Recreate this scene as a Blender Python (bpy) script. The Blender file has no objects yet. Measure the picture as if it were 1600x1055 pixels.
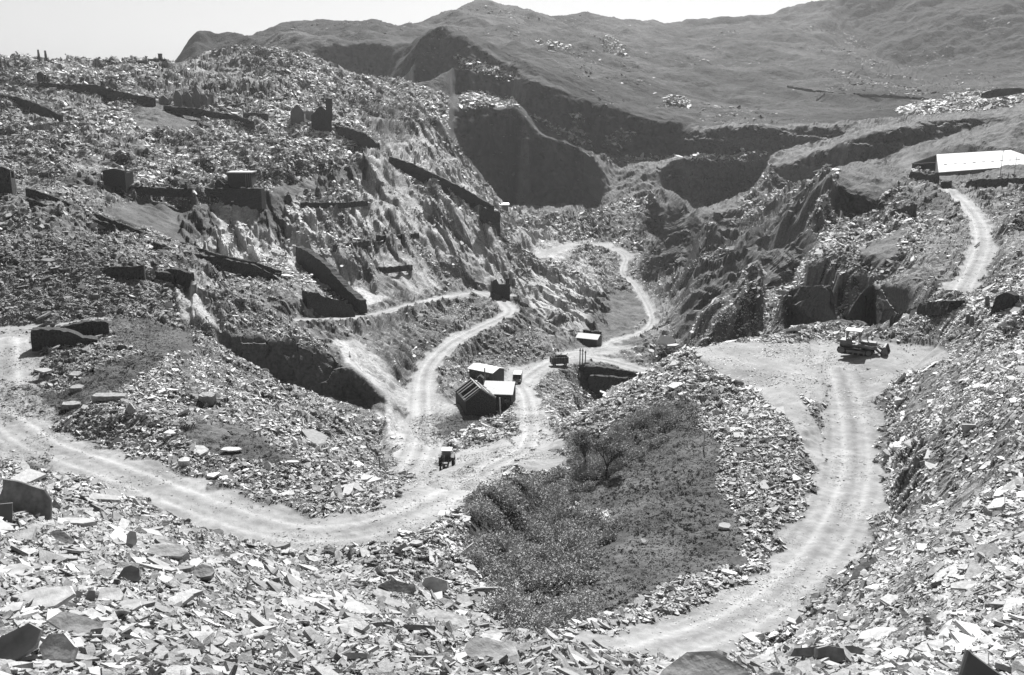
import bpy, math, random
import numpy as np
from mathutils import Vector, Matrix
from mathutils.geometry import delaunay_2d_cdt

# ------------------------------------------------------------------ camera, sky, sun, exposure
scene = bpy.context.scene
random.seed(7)
rng = np.random.default_rng(11)
PITCH = math.radians(13.63)
F = 1556.0                      # focal length in pixels of the 1600 px wide photograph
cam_d = bpy.data.cameras.new('camera'); cam = bpy.data.objects.new('camera', cam_d)
scene.collection.objects.link(cam); scene.camera = cam
cam.location = (0, 0, 0); cam.rotation_euler = (math.pi/2 - PITCH, 0, 0)
cam_d.sensor_width = 36.0; cam_d.lens = 36.0*F/1600.0
cam_d.clip_start = 0.2; cam_d.clip_end = 9000

SUN_AZ, SUN_EL = math.radians(9.0), math.radians(43.0)   # azimuth clockwise from +Y
world = bpy.data.worlds.new('World'); scene.world = world; world.use_nodes = True
wn, wl = world.node_tree.nodes, world.node_tree.links
wn.clear()
sky = wn.new('ShaderNodeTexSky'); sky.sky_type = 'NISHITA'; sky.sun_disc = False
sky.sun_elevation = SUN_EL; sky.sun_rotation = SUN_AZ
sky.air_density = 1.0; sky.dust_density = 1.5; sky.altitude = 300
bw = wn.new('ShaderNodeRGBToBW')                            # the photograph is black and white
bg = wn.new('ShaderNodeBackground'); bg.inputs['Strength'].default_value = 0.044
wo = wn.new('ShaderNodeOutputWorld')
wl.new(sky.outputs[0], bw.inputs[0]); wl.new(bw.outputs[0], bg.inputs['Color']); wl.new(bg.outputs[0], wo.inputs[0])
sd = bpy.data.lights.new('sun', 'SUN'); sd.energy = 4.9; sd.angle = math.radians(0.5); sd.color = (1, 1, 1)
sun = bpy.data.objects.new('sun', sd); scene.collection.objects.link(sun)
sv = Vector((math.sin(SUN_AZ)*math.cos(SUN_EL), math.cos(SUN_AZ)*math.cos(SUN_EL), math.sin(SUN_EL)))
sun.rotation_euler = sv.to_track_quat('Z', 'Y').to_euler(); sun.location = (0, 0, 200)
vs = scene.view_settings
vs.view_transform = 'Standard'; vs.look = 'None'; vs.gamma = 1; vs.exposure = 1.0; vs.use_curve_mapping = False
scene.cycles.max_bounces = 4; scene.cycles.diffuse_bounces = 2; scene.cycles.volume_bounces = 0
scene.cycles.transparent_max_bounces = 8; scene.cycles.use_denoising = True

# ------------------------------------------------------------------ picture <-> ground plan
CP, SP = math.cos(PITCH), math.sin(PITCH)
def ray(px, py):
    cx, cy = (px-800.0)/F, (527.5-py)/F
    d = CP + cy*SP
    return cx/d, (-SP + cy*CP)/d            # u = X/Y, t = Z/Y
def at(px, py, Y):
    u, t = ray(px, py); return Vector((u*Y, Y, t*Y))
def u_of(px, t):
    cy = (t*CP + SP)/(CP - t*SP); return (px-800.0)/F/(CP + cy*SP)
def px_of(u, t):
    cy = (t*CP + SP)/(CP - t*SP)
    return 800 + F*u*(CP + cy*SP), 527.5 - F*cy

# breaklines of the land: each vertex is (px, py, distance in metres); H lines give (px, distance, height)
V = []; E = []
def P(s, hidden=False):
    pts = [tuple(float(q) for q in p.split(',')) for p in s.replace('\n', ' ').split(';') if p.strip()]
    i0 = len(V)
    for a, b, c in pts:
        if hidden:
            t = c/b; V.append((u_of(a, t), math.log(b), t))
        else:
            u, t = ray(a, b); V.append((u, math.log(c), t))
    for k in range(len(pts)-1): E.append((i0+k, i0+k+1))
def PT(s):
    global E
    n = len(E); P(s); del E[n:]
def H(s): P(s, True)
def HT(s):
    n = len(E); H(s); del E[n:]

# near slope under the camera
HT('-1400,3.5,-2.2; -400,3.5,-2.4; 200,3.5,-2.5; 800,3.5,-2.5; 1400,3.5,-2.5; 2000,3.5,-2.2; 3000,3.5,-2')
HT('-600,8,-5; 0,8,-5.3; 400,8,-5.6; 800,8,-5.8; 1200,8,-5.8; 1600,8,-5.4; 2100,8,-4.8')
PT('-300,1055,11; 0,1055,12; 200,1055,13; 400,1055,14; 600,1055,15.5; 800,1055,18; 1000,1055,22; 1200,1055,26; 1400,1055,25; 1600,1055,22; 1850,1055,20')
PT('-300,930,16; -100,950,18; 60,950,20; 200,960,21; 350,960,24; 500,970,27; 650,985,30; 800,1020,30; 930,1040,30; 1080,1045,33')
P('-300,800,26; -60,810,30; 60,830,33; 200,865,35; 320,885,38; 430,905,42; 560,925,43; 680,940,43; 780,985,40; 860,1010,41; 960,1032,42; 1100,1040,42; 1230,1030,42; 1340,1005,41')
# left haul road with the bank below it
P('-300,570,120; 30,640,97; 60,690,88; 150,712,83; 250,752,76.5; 350,795,71.5; 450,828,68; 550,832,68; 620,812,71.5; 690,778,78; 760,742,86')
P('-300,780,60; 40,770,60; 120,740,74; 200,775,68; 300,820,64; 400,858,61; 500,872,60; 600,868,61; 680,838,65; 740,800,73')
P('80,800,45; 200,830,50; 330,870,50; 470,890,54; 600,905,54; 700,900,57; 760,920,57')
P('-300,520,140; 30,560,113; 15,600,106; 20,640,97')
P('-300,516,150; 0,514,128; 80,508,130; 165,498,133')
# bank above left road, spoil mound and trench
P('100,680,88; 170,700,86.5; 260,728,82; 360,770,77; 440,795,74; 520,808,73; 580,795,75.5; 610,772,80')
P('110,640,93; 200,640,91; 300,665,88; 380,690,86.5; 450,715,84.5; 520,740,83.5; 570,765,82')
PT('200,590,105; 300,600,104; 380,640,97; 450,665,94; 520,700,92; 120,570,111; 60,600,106; 250,560,112; 170,540,118; 560,735,93; 620,755,95')
P('230,505,135; 330,528,128; 400,572,121; 470,612,115; 540,650,111; 600,702,107; 636,738,103')
H('330,134,-35; 400,129,-39; 480,125,-43; 540,121,-44.5; 600,115,-45')
P('345,560,139; 420,590,139; 480,612,138; 545,632,135; 600,655,130; 640,684,124')
P('338,512,144; 385,520,147; 430,531,150; 490,546,153; 545,570,156; 600,610,155; 640,640,146')
# dark walls by left road: ground behind and before
PT('60,545,118; 110,535,121; 160,525,125; 200,520,128; 250,490,140; 180,470,140; 100,470,138; 30,480,134')
# track down to tractor and to huts, switchback
P('640,748,100; 655,720,109; 662,690,124; 661,660,138; 659,630,152; 659,600,168; 668,570,183; 700,537,201; 745,514,218; 795,493,236; 803,484,246; 780,467,262; 748,456,272')
P('748,456,272; 690,464,252; 640,477,228; 600,490,202; 540,498,180; 460,500,166; 380,480,160')
P('700,745,94; 695,725,104; 740,705,112; 800,690,112; 832,690,110; 828,650,141; 826,620,165; 812,600,180')
PT('700,660,135; 720,630,150; 745,650,158; 700,610,163; 780,660,145; 760,690,122; 770,720,103; 810,735,98; 860,715,103; 870,690,112; 745,590,180; 790,580,190; 830,590,184')
P('730,560,200; 790,572,202; 860,572,204; 880,585,196; 890,610,180; 900,640,160')
PT('850,600,178; 860,640,150; 840,560,212; 720,540,206; 790,530,216; 850,520,235')
PT('560,520,180; 600,520,188; 640,560,175; 620,530,190; 700,490,236; 740,480,252; 640,500,212; 560,545,166')
# hollow of the bushes and the right bank
PT('740,860,68; 760,920,60; 800,960,60; 850,990,56; 770,840,76; 820,900,68; 900,920,64; 870,850,78; 850,790,88; 820,760,94; 900,760,92; 930,735,95; 960,690,102; 1040,640,107; 1080,680,98')
PT('1000,800,79; 950,880,68; 950,960,57; 1050,760,84; 1100,820,74; 1000,890,66; 1060,900,63; 1150,870,67; 1130,780,80; 1150,700,92; 1150,640,104; 1200,600,112; 1240,700,91; 1230,800,76; 1230,870,66; 1180,920,61')
P('880,1025,47; 950,1000,52; 1050,975,54; 1150,930,59; 1230,870,66; 1275,800,75.5; 1285,730,85; 1265,680,93; 1240,630,103; 1190,585,115')
P('900,1040,46; 1000,1020,49; 1100,995,52; 1190,955,56.5; 1260,890,64; 1305,810,74; 1320,740,84; 1318,680,92; 1300,620,105; 1290,580,116; 1270,556,124')
P('1050,1048,45; 1200,1018,49; 1290,960,55; 1345,880,64; 1370,800,74.5; 1372,720,86; 1362,650,99; 1400,595,111; 1470,565,118')
# crest of the bank in front of the pit
P('850,700,108; 885,668,113; 950,640,114; 1010,593,119; 1060,549,126; 1130,532,130; 1200,526,133; 1280,517,135; 1330,510,136; 1390,516,131; 1450,518,127; 1520,520,112')
PT('1100,560,121; 1180,550,125; 1350,545,124; 1420,545,122; 1260,540,128')
H('880,140,-47; 905,155,-54; 950,160,-64; 1010,166,-66; 1060,176,-67; 1130,190,-64; 1200,190,-60; 1270,180,-52; 1320,152,-40; 1400,142,-37')
# right bank of tipped slate
PT('1450,1000,31; 1600,950,31; 1850,950,28; 1450,900,44; 1600,850,41; 1450,800,63; 1600,700,59; 1850,700,52; 1430,700,80; 1600,600,75; 1850,600,68; 1450,620,97; 1600,530,90; 1850,520,85; 1520,560,98; 1350,950,47')
P('1500,505,116; 1560,480,112; 1620,455,112; 1850,440,110')
P('1480,490,126; 1530,465,130; 1600,430,128; 1850,400,125')
PT('1600,380,152; 1850,350,150; 1600,330,190; 1850,300,190; 1560,400,152; 1560,350,185; 1450,440,148; 1480,400,170')
P('1440,535,124; 1470,500,127; 1500,455,140; 1520,420,157; 1537,380,181; 1530,345,215; 1505,315,255; 1480,295,285')
# hollow behind dozer pad
P('1235,500,168; 1300,500,148; 1350,500,147; 1420,492,142')
P('1240,445,178; 1300,432,165; 1360,440,158; 1420,452,152; 1440,462,148')
# terrain up to the mill
PT('1350,400,195; 1300,400,205; 1420,400,190; 1350,360,235; 1430,350,225; 1450,310,270; 1400,330,255; 1560,300,262; 1620,295,262; 1850,290,262; 1250,430,210')
P('1350,345,255; 1400,335,262; 1400,318,268; 1460,300,280')
P('1305,345,258; 1350,342,262; 1380,330,268')
P('1303,282,285; 1330,300,282; 1360,318,276; 1390,320,272')
P('1310,258,330; 1350,250,345; 1420,240,360; 1460,262,345')
P('1310,262,322; 1303,270,300; 1290,330,262; 1240,400,225; 1190,470,200; 1130,505,200; 1075,525,215; 1045,540,222; 1035,575,208')
PT('1500,270,330; 1600,262,330; 1850,255,330; 1500,240,400; 1600,235,400; 1850,235,400; 1560,275,320')
# pit bottom
P('870,556,214; 905,550,220; 960,562,212; 1015,578,204; 1035,582,202')
P('905,566,208; 960,580,203; 1015,592,198')
P('905,572,205; 950,625,199; 1000,598,196')
H('900,180,-62; 950,185,-66; 1000,186,-66')
P('880,535,235; 935,545,236; 970,535,244; 1000,545,235; 1040,560,225')
P('1035,545,230; 1060,560,218; 1060,580,205')
P('925,548,234; 975,528,258; 1005,520,268; 1022,505,285; 1015,480,310; 992,442,343; 966,425,362; 985,402,384; 955,386,400; 905,378,408; 850,398,388; 815,412,372')
PT('960,490,290; 930,510,262; 900,500,262; 940,455,325; 900,420,368; 930,400,385; 960,405,380; 1040,500,275; 1050,520,250')
# slabs of the left side of pit
P('760,470,275; 800,480,262; 850,505,262; 900,530,246; 915,540,238')
PT('820,450,300; 860,470,290; 800,440,305; 870,430,335; 850,400,385; 830,420,350; 890,490,278; 780,440,298')
P('700,190,498; 720,232,484; 740,262,472; 762,292,462; 790,318,455; 850,372,420; 880,385,408')
P('705,255,445; 750,292,435; 790,330,430; 830,375,410')
PT('870,350,440; 920,340,445; 960,350,435; 850,330,462; 900,380,412')
P('530,208,372; 570,225,362; 610,250,350; 660,272,342; 700,295,336; 765,330,330; 790,372,340; 812,408,352')
P('610,268,343; 700,315,328; 752,348,318; 780,375,330')
PT('600,200,400; 650,220,400; 680,260,385; 620,170,450; 660,190,450; 690,220,455; 560,160,470; 600,300,305; 650,330,300; 700,370,285; 740,400,285; 640,400,262; 600,430,240; 700,430,272; 560,370,260; 560,330,285; 520,400,232; 540,450,205; 620,460,230; 470,420,215; 480,450,190; 660,290,330')
P('400,262,300; 480,250,310; 560,248,318; 620,262,335')
P('400,300,262; 470,318,262; 570,318,275; 640,335,290')
P('460,385,232; 500,425,222; 560,475,205')
P('432,395,232; 480,440,212; 550,485,192')
# shelf of the walled hut
P('300,292,252; 330,293,252; 412,293,252; 440,290,262')
P('330,302,249; 350,330,244; 405,338,243; 415,320,248; 413,300,250')
P('340,275,275; 400,272,275; 440,268,280')
PT('300,330,235; 250,340,222; 200,320,222; 350,380,222; 420,420,205; 420,360,240; 300,380,210; 150,310,225')
P('-300,330,190; 0,290,198; 60,296,200; 150,330,196; 230,372,190; 300,400,186; 370,425,184; 440,445,184')
P('-300,345,182; 0,305,192; 60,310,194; 150,345,189; 230,388,182; 300,416,178; 370,441,175; 440,458,174')
PT('0,400,156; -300,400,160; 100,420,150; 100,380,166; 200,420,155; 250,440,152; 330,450,156; 60,350,178; 200,400,165; 330,480,148; 400,470,158; 0,440,144; 280,470,145')
# upper left tips
P('0,280,215; 100,290,222; 170,290,230; 250,292,240; 300,292,252')
PT('-300,270,240; -300,180,340; 0,240,250; 100,250,255; 200,255,260; 300,262,280; 0,200,290; 100,200,310; 200,210,320; 300,215,330; 400,215,345; 450,225,345; 350,240,305; 500,225,350; 250,240,290')
P('-300,150,370; 0,155,345; 60,165,345; 110,190,335; 180,180,350')
P('70,135,400; 130,143,395; 190,155,390; 260,165,385; 330,172,380; 400,187,372; 470,205,365; 500,212,365')
P('70,128,403; 130,133,398; 190,146,393; 260,158,390; 330,163,386; 400,178,378; 480,190,376; 530,196,376')
PT('100,115,440; 200,125,440; 300,135,440; 400,140,440; 450,160,420; 500,150,450; 400,110,500; 500,120,520; 300,110,500; 350,160,400')
P('-300,80,520; 0,91,500; 60,95,505; 110,98,515; 230,97,530; 283,98,540; 300,92,548; 340,80,560; 400,72,575; 440,78,580; 500,95,580; 560,118,570; 600,133,560; 640,130,565; 680,122,572; 704,112,578')
H('-300,580,0; 0,560,3; 110,575,3; 230,590,2; 300,610,2; 400,640,5; 500,645,2; 560,640,-4; 600,625,-6; 640,620,-4; 680,625,0; 704,620,2')
# left peaks
H('-300,900,-10; 0,900,-10; 230,950,-5; 300,900,10; 400,800,10; 500,740,2; 600,730,2; 650,690,2')
P('-300,140,1000; 0,130,1000; 250,120,1000; 280,100,1000; 287,76,1000; 300,48,1000; 308,40,1000; 322,32,1010; 333,35,1015; 343,41,1020; 365,56,1040; 385,52,1060; 405,41,1080; 420,35,1090; 435,33,1100; 455,41,1120; 480,60,1140; 520,60,1150; 560,58,1150; 575,51,1160; 600,50,1160; 630,54,1160; 660,50,1160; 680,36,1200; 693,24,1250; 725,12,1350; 760,7,1400; 800,10,1430; 850,22,1480; 900,24,1520; 925,27,1550; 970,36,1570; 1010,40,1600; 1070,39,1620; 1130,38,1650; 1200,30,1650; 1230,18,1640; 1260,10,1620; 1300,0,1600; 1400,-30,1550; 1600,-60,1500; 1900,-90,1400')
H('-300,1200,-30; 0,1200,-30; 300,1300,0; 480,1500,0; 650,1600,20; 800,1800,40; 1000,2000,40; 1300,2000,60; 1600,1900,80; 1900,1900,80')
H('-300,2600,-60; 0,2600,-60; 500,2600,-50; 1000,2700,-40; 1500,2700,-20; 1900,2700,-20')
P('430,80,830; 490,88,820; 520,72,835; 560,76,830; 600,75,830; 640,66,810; 665,58,790; 690,50,760')
P('480,118,785; 540,118,790; 600,122,780; 625,112,750')
# dark spur, upper cliffs over the big hole
P('612,128,640; 640,112,650; 652,70,690; 690,48,740')
P('690,48,740; 740,62,690; 770,82,650; 800,100,622; 850,128,605; 900,148,598; 950,166,590; 1000,184,584; 1070,193,580; 1110,200,560')
P('705,108,584; 740,112,586; 790,120,588; 820,135,588')
P('704,150,568; 750,150,566; 800,158,562; 850,195,562; 905,228,556; 945,246,552; 1000,248,552; 1045,248,548')
P('703,170,528; 715,166,530; 760,168,532; 805,170,532; 850,213,528; 905,230,524; 925,240,518; 948,290,510')
P('703,196,520; 703,185,524')
P('790,322,478; 850,320,492; 900,319,496; 935,316,498; 955,295,506; 975,262,535')
PT('720,300,480; 715,240,500')
PT('940,300,505; 990,290,500; 960,330,470; 1000,330,455; 1030,300,480; 1000,370,420; 1030,400,385; 1040,350,440; 1060,450,330; 1080,500,250')
P('1045,248,548; 1075,248,530; 1150,247,528; 1200,244,524')
P('1070,236,534; 1075,205,555; 1110,200,560; 1170,198,560; 1250,198,560; 1300,195,556; 1345,196,552')
P('1072,320,498; 1100,325,490; 1140,322,488; 1150,300,500; 1175,285,505; 1200,262,515')
P('1072,250,518; 1100,251,516; 1160,250,514; 1195,250,518')
# ribs of the right side
P('1200,262,515; 1180,300,480; 1100,345,430; 1050,400,370; 1030,460,320; 1030,500,282')
P('1205,300,470; 1215,350,400; 1150,390,350; 1100,440,300; 1075,480,265; 1055,525,238')
PT('1140,340,445; 1200,340,425; 1260,320,400; 1250,360,330; 1200,400,300; 1150,450,262; 1100,500,240; 1240,390,270; 1100,380,385; 1180,430,262; 1090,420,335')
P('1212,296,470; 1265,292,460; 1330,262,450; 1390,245,440; 1415,228,438; 1500,205,436; 1570,185,440')
P('1208,262,500; 1250,248,486; 1310,225,478; 1370,207,470; 1430,192,464; 1500,186,462; 1570,176,464; 1650,165,470')
PT('1230,238,510; 1330,205,520; 1450,180,520; 1550,165,520')
P('1340,205,535; 1390,200,530')
# moor and right mountain
PT('1100,190,620; 1200,188,620; 1300,188,620; 1400,185,600; 1500,165,600; 1600,160,560; 1850,160,560; 1270,146,800; 1400,150,780; 1530,146,700; 1650,130,700; 1000,150,720; 900,110,760; 1000,120,900; 850,90,800; 1150,110,1150; 1050,80,1300; 900,60,1250; 800,50,1100; 740,30,1150; 1250,60,1350; 1300,110,1050; 1200,150,800; 1100,155,760')
P('1300,50,1420; 1330,68,1330; 1380,100,1130; 1440,122,980; 1500,138,880; 1600,125,900; 1850,100,900')
P('-700,280,190;-701,281,191')
# ------------------------------------------------------------------ breaklines -> triangulated land -> height grid
def solve_tin():
    pts = np.array(V); S = 1.0
    vin = [Vector((a[0], a[1])) for a in pts]
    ov, oe, of, orig_v, orig_e, _ = delaunay_2d_cdt(vin, [tuple(e) for e in E], [], 0, 1e-6, True)
    out = np.array([(v.x, v.y) for v in ov]); t = np.zeros(len(out))
    bad = 0
    for i, o in enumerate(orig_v):
        if len(o): t[i] = np.mean([pts[k][2] for k in o])
        else:
            bad += 1; ts = []
            for a, b in E:
                A, B = pts[a], pts[b]; d = B[:2]-A[:2]; L = d@d
                if L == 0: continue
                w = ((out[i]-A[:2])@d)/L
                if -0.001 <= w <= 1.001 and np.hypot(*(A[:2]+w*d-out[i])) < 1e-5: ts.append(A[2]+w*(B[2]-A[2]))
            t[i] = np.mean(ts) if ts else 0
            if DEBUG:
                px, py = px_of(out[i][0], t[i]); print('CROSS px %.0f py %.0f Y %.0f' % (px, py, math.exp(out[i][1])), ['%.3f' % q for q in ts])
    return out, t, of
DEBUG = False
U0, U1, NU = -0.78, 0.78, 1350
L0, L1, NL = math.log(3.6), math.log(2550), 2600
us = np.linspace(U0, U1, NU); ls = np.linspace(L0, L1, NL)
def raster():
    out, t, tris = solve_tin()
    T = np.full((NU, NL), np.nan)
    du, dl = us[1]-us[0], ls[1]-ls[0]
    for f in tris:
        if len(f) != 3: continue
        A, B, C_ = out[f[0]], out[f[1]], out[f[2]]
        i0 = max(0, int(math.floor((min(A[0], B[0], C_[0])-U0)/du))); i1 = min(NU-1, int(math.ceil((max(A[0], B[0], C_[0])-U0)/du)))
        j0 = max(0, int(math.floor((min(A[1], B[1], C_[1])-L0)/dl))); j1 = min(NL-1, int(math.ceil((max(A[1], B[1], C_[1])-L0)/dl)))
        if i1 < i0 or j1 < j0: continue
        gu = us[i0:i1+1, None]; gl = ls[None, j0:j1+1]
        den = (B[1]-C_[1])*(A[0]-C_[0])+(C_[0]-B[0])*(A[1]-C_[1])
        if abs(den) < 1e-14: continue
        wa = ((B[1]-C_[1])*(gu-C_[0])+(C_[0]-B[0])*(gl-C_[1]))/den
        wb = ((C_[1]-A[1])*(gu-C_[0])+(A[0]-C_[0])*(gl-C_[1]))/den
        wc = 1-wa-wb; m = (wa >= -1e-6) & (wb >= -1e-6) & (wc >= -1e-6)
        val = wa*t[f[0]]+wb*t[f[1]]+wc*t[f[2]]
        sub = T[i0:i1+1, j0:j1+1]; sub[m] = val[m]
    for _ in range(400):                                    # fill outside the hull
        n = np.isnan(T)
        if not n.any(): break
        for ax, sh in ((0, 1), (0, -1), (1, 1), (1, -1)):
            S = np.roll(T, sh, ax); q = n & ~np.isnan(S); T[q] = S[q]; n = np.isnan(T)
    return T
def blur(A, r, ax):
    k = np.exp(-0.5*(np.arange(-3*r, 3*r+1)/max(r, 1e-6))**2); k /= k.sum()
    A = np.moveaxis(A, ax, 0); pad = np.concatenate([np.repeat(A[:1], 3*r, 0), A, np.repeat(A[-1:], 3*r, 0)])
    out = sum(k[i]*pad[i:i+A.shape[0]] for i in range(len(k)))
    return np.moveaxis(out, 0, ax)
T = raster()
Tb = blur(blur(T, 2, 1), 2, 0)
T = Tb

# noise helpers (numpy, world metres)
def hsh(ix, iy, s=0):
    h = (ix.astype(np.int64)*374761393 + iy.astype(np.int64)*668265263 + s*1274126177) & 0xffffffff
    h = ((h ^ (h >> 13))*1103515245) & 0xffffffff
    h = ((h ^ (h >> 16))*2246822519) & 0xffffffff
    return ((h ^ (h >> 15)) & 0xffffff)/float(0xffffff)
def vnoise(x, y, s=0):
    ix, iy = np.floor(x), np.floor(y); fx, fy = x-ix, y-iy
    fx = fx*fx*(3-2*fx); fy = fy*fy*(3-2*fy)
    a = hsh(ix, iy, s); b = hsh(ix+1, iy, s); c = hsh(ix, iy+1, s); d = hsh(ix+1, iy+1, s)
    return (a+(b-a)*fx)*(1-fy)+(c+(d-c)*fx)*fy - 0.5
def fbm(x, y, L, n, s=0, g=0.5):
    o = 0; a = 1.0
    for k in range(n):
        o = o + a*vnoise(x/L*2**k+17.3*k, y/L*2**k-9.1*k, s+k); a *= g
    return o
def cells(x, y, s=0):
    ix, iy = np.floor(x), np.floor(y)
    best = np.full(x.shape, 9.0); r1 = np.zeros(x.shape); dx0 = np.zeros(x.shape); dy0 = np.zeros(x.shape); ii = np.zeros(x.shape); jj = np.zeros(x.shape)
    for a in (-1, 0, 1):
        for b in (-1, 0, 1):
            cx, cy = ix+a, iy+b
            ddx = x-(cx+hsh(cx, cy, s)); ddy = y-(cy+hsh(cx, cy, s+1)); d = ddx*ddx+ddy*ddy
            m = d < best
            best = np.where(m, d, best); dx0 = np.where(m, ddx, dx0); dy0 = np.where(m, ddy, dy0)
            ii = np.where(m, cx, ii); jj = np.where(m, cy, jj)
    return ii, jj, dx0, dy0

def warp():
    g0, g1 = np.meshgrid(us*160, ls*160, indexing='ij')      # about one noise unit per ten pixels
    amp = np.clip((ls-math.log(110))/0.7, 0, 1)[None]
    du_ = (fbm(g0, g1, 9, 4, 501, 0.6)*0.0075+fbm(g0, g1, 1.6, 2, 511)*0.0016)*amp; dl_ = (fbm(g0, g1, 9, 4, 521, 0.6)*0.020+fbm(g0, g1, 1.6, 2, 531)*0.004)*amp
    fi = np.clip((us[:, None]+du_-U0)/(U1-U0)*(NU-1), 0, NU-1.001); fj = np.clip((ls[None]+dl_-L0)/(L1-L0)*(NL-1), 0, NL-1.001)
    i, j = fi.astype(int), fj.astype(int); a, b = fi-i, fj-j
    return (T[i, j]*(1-b)+T[i, j+1]*b)*(1-a)+(T[i+1, j]*(1-b)+T[i+1, j+1]*b)*a
T = warp()
# roads: centre lines (px, py, distance), half width in metres
def line(s): return [at(*[float(q) for q in p.split(',')]) for p in s.split(';') if p.strip()]
ROADS = [
 (line('-300,560,122; -60,610,104; 20,660,93; 70,700,86.5; 150,722,81.5; 250,760,75.5; 350,802,70.5; 450,832,67.5; 540,833,67; 620,812,70; 690,778,77; 740,752,85'), 3.0),
 (line('-300,514,133; 0,516,127; 80,510,129; 160,499,132'), 1.6),
 (line('10,530,121; 8,560,113; 10,610,103; 20,650,95'), 3.4),
 (line('640,735,104; 655,712,111; 662,690,124; 662,660,138; 661,630,152; 661,600,168; 669,570,183; 700,537,201; 745,514,218; 790,495,235; 801,484,246; 780,468,262; 748,456,272'), 2.4),
 (line('800,462,276;748,456,272; 690,464,252; 640,477,228; 600,490,202; 540,498,180; 460,500,166'), 1.7),
 (line('740,752,85; 770,725,97; 815,708,105; 832,690,112; 830,650,141; 826,620,165; 812,600,180'), 2.0),
 (line('880,1045,46; 1000,1022,49; 1100,990,53.5; 1190,948,58; 1265,885,65.5; 1318,805,75.5; 1338,735,86; 1336,680,95; 1325,620,106; 1310,575,117'), 2.6),
 (line('925,548,234; 975,528,258; 1005,520,268; 1022,505,285; 1015,480,310; 992,442,343; 966,425,362; 985,402,384; 955,386,400; 905,378,408; 850,398,388; 815,412,372'), 1.7),
 (line('1500,455,140; 1520,420,157; 1537,380,181; 1530,345,215; 1505,315,255; 1480,295,285'), 2.3),
 (line('812,600,180; 840,575,200; 890,553,219; 960,564,211; 1015,581,203'), 2.6),
 (line('890,553,219; 925,548,234'), 2.6),
]
def poly(s): return [tuple(float(q) for q in p.split(',')) for p in s.split(';') if p.strip()]
def inside(px, py, pl):
    m = np.zeros(px.shape, bool); n = len(pl)
    for i in range(n):
        x1, y1 = pl[i]; x2, y2 = pl[(i+1) % n]
        if y1 == y2: continue
        c = ((y1 > py) != (y2 > py)) & (px < (x2-x1)*(py-y1)/(y2-y1)+x1)
        m ^= c
    return m

NEARR = np.zeros((NU, 1600))
def road_blend(X, Y, Z):
    """carve the roads: returns new Z and road weight and signed offset"""
    W = np.zeros(X.shape); Zn = Z.copy(); OFF = np.zeros(X.shape); NEARR[...] = 0
    for pts, hw in ROADS:
        # smooth the centre line
        P3 = np.array([tuple(p) for p in pts])
        tt = np.linspace(0, len(P3)-1, (len(P3)-1)*6+1); k = np.arange(len(P3))
        S = np.stack([np.interp(tt, k, P3[:, c]) for c in range(3)], 1)
        for _ in range(10): S[1:-1] = 0.25*S[:-2]+0.5*S[1:-1]+0.25*S[2:]
        R = hw*4.5+9
        mb = (X > S[:, 0].min()-R) & (X < S[:, 0].max()+R) & (Y > S[:, 1].min()-R) & (Y < S[:, 1].max()+R)
        idx = np.nonzero(mb.ravel())[0]
        if len(idx) == 0: continue
        x, y = X.ravel()[idx], Y.ravel()[idx]
        bd = np.full(len(idx), 1e9); bz = np.zeros(len(idx)); bo = np.zeros(len(idx))
        for a, b in zip(S[:-1], S[1:]):
            d = b-a; L = d[0]**2+d[1]**2
            w = np.clip(((x-a[0])*d[0]+(y-a[1])*d[1])/L, 0, 1)
            ex, ey = x-(a[0]+w*d[0]), y-(a[1]+w*d[1]); dist = np.hypot(ex, ey)
            m = dist < bd
            bd[m] = dist[m]; bz[m] = (a[2]+w*d[2])[m]; bo[m] = (np.sign(ex*d[1]-ey*d[0])*dist)[m]
        hwn = hw*(1+0.45*fbm(x, y, 9.0, 3, 5)) + 1.6*fbm(x, y, 2.2, 4, 15)
        wz = np.clip(1-(bd-hwn)/(hw*0.9+0.8+5.0*(S[:, 1].min() > 230)), 0, 1); wz = wz*wz*(3-2*wz)
        zf = Zn.ravel(); cur = zf[idx]; zf[idx] = cur+(bz-cur)*wz; Zn = zf.reshape(X.shape)
        nf = NEARR.ravel(); nf[idx] = np.maximum(nf[idx], np.clip(1.3-(bd-hw)/(hw*3.0+5), 0, 1))
        wf = W.ravel(); wr = np.clip((hwn-bd)/0.5+0.5, 0, 1); of = OFF.ravel()
        up = wr > wf[idx]; of[idx[up]] = (bo/hw)[up]; wf[idx] = np.maximum(wf[idx], wr)
        W = wf.reshape(X.shape); OFF = of.reshape(X.shape)
    return Zn, W, OFF

# adaptive rows: each azimuth column gets its rows spread by slope and distance
NR = 1600
dt = np.abs(np.diff(T, axis=1)); dt = blur(blur(dt, 5, 0), 4, 1)
s = np.concatenate([np.zeros((NU, 1)), np.cumsum(dt*1000+np.diff(ls)[None]*130, 1)], 1)
s = s/s[:, -1:]
s = blur(s, 6, 0)
q = np.linspace(0, 1, NR)
LL = np.stack([np.interp(q, s[i], ls) for i in range(NU)])
TT = np.stack([np.interp(LL[i], ls, T[i]) for i in range(NU)])
UU = np.repeat(us[:, None], NR, 1)
Y = np.exp(LL); X = UU*Y; Z = TT*Y
PX, PY = px_of(UU, TT)

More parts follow.
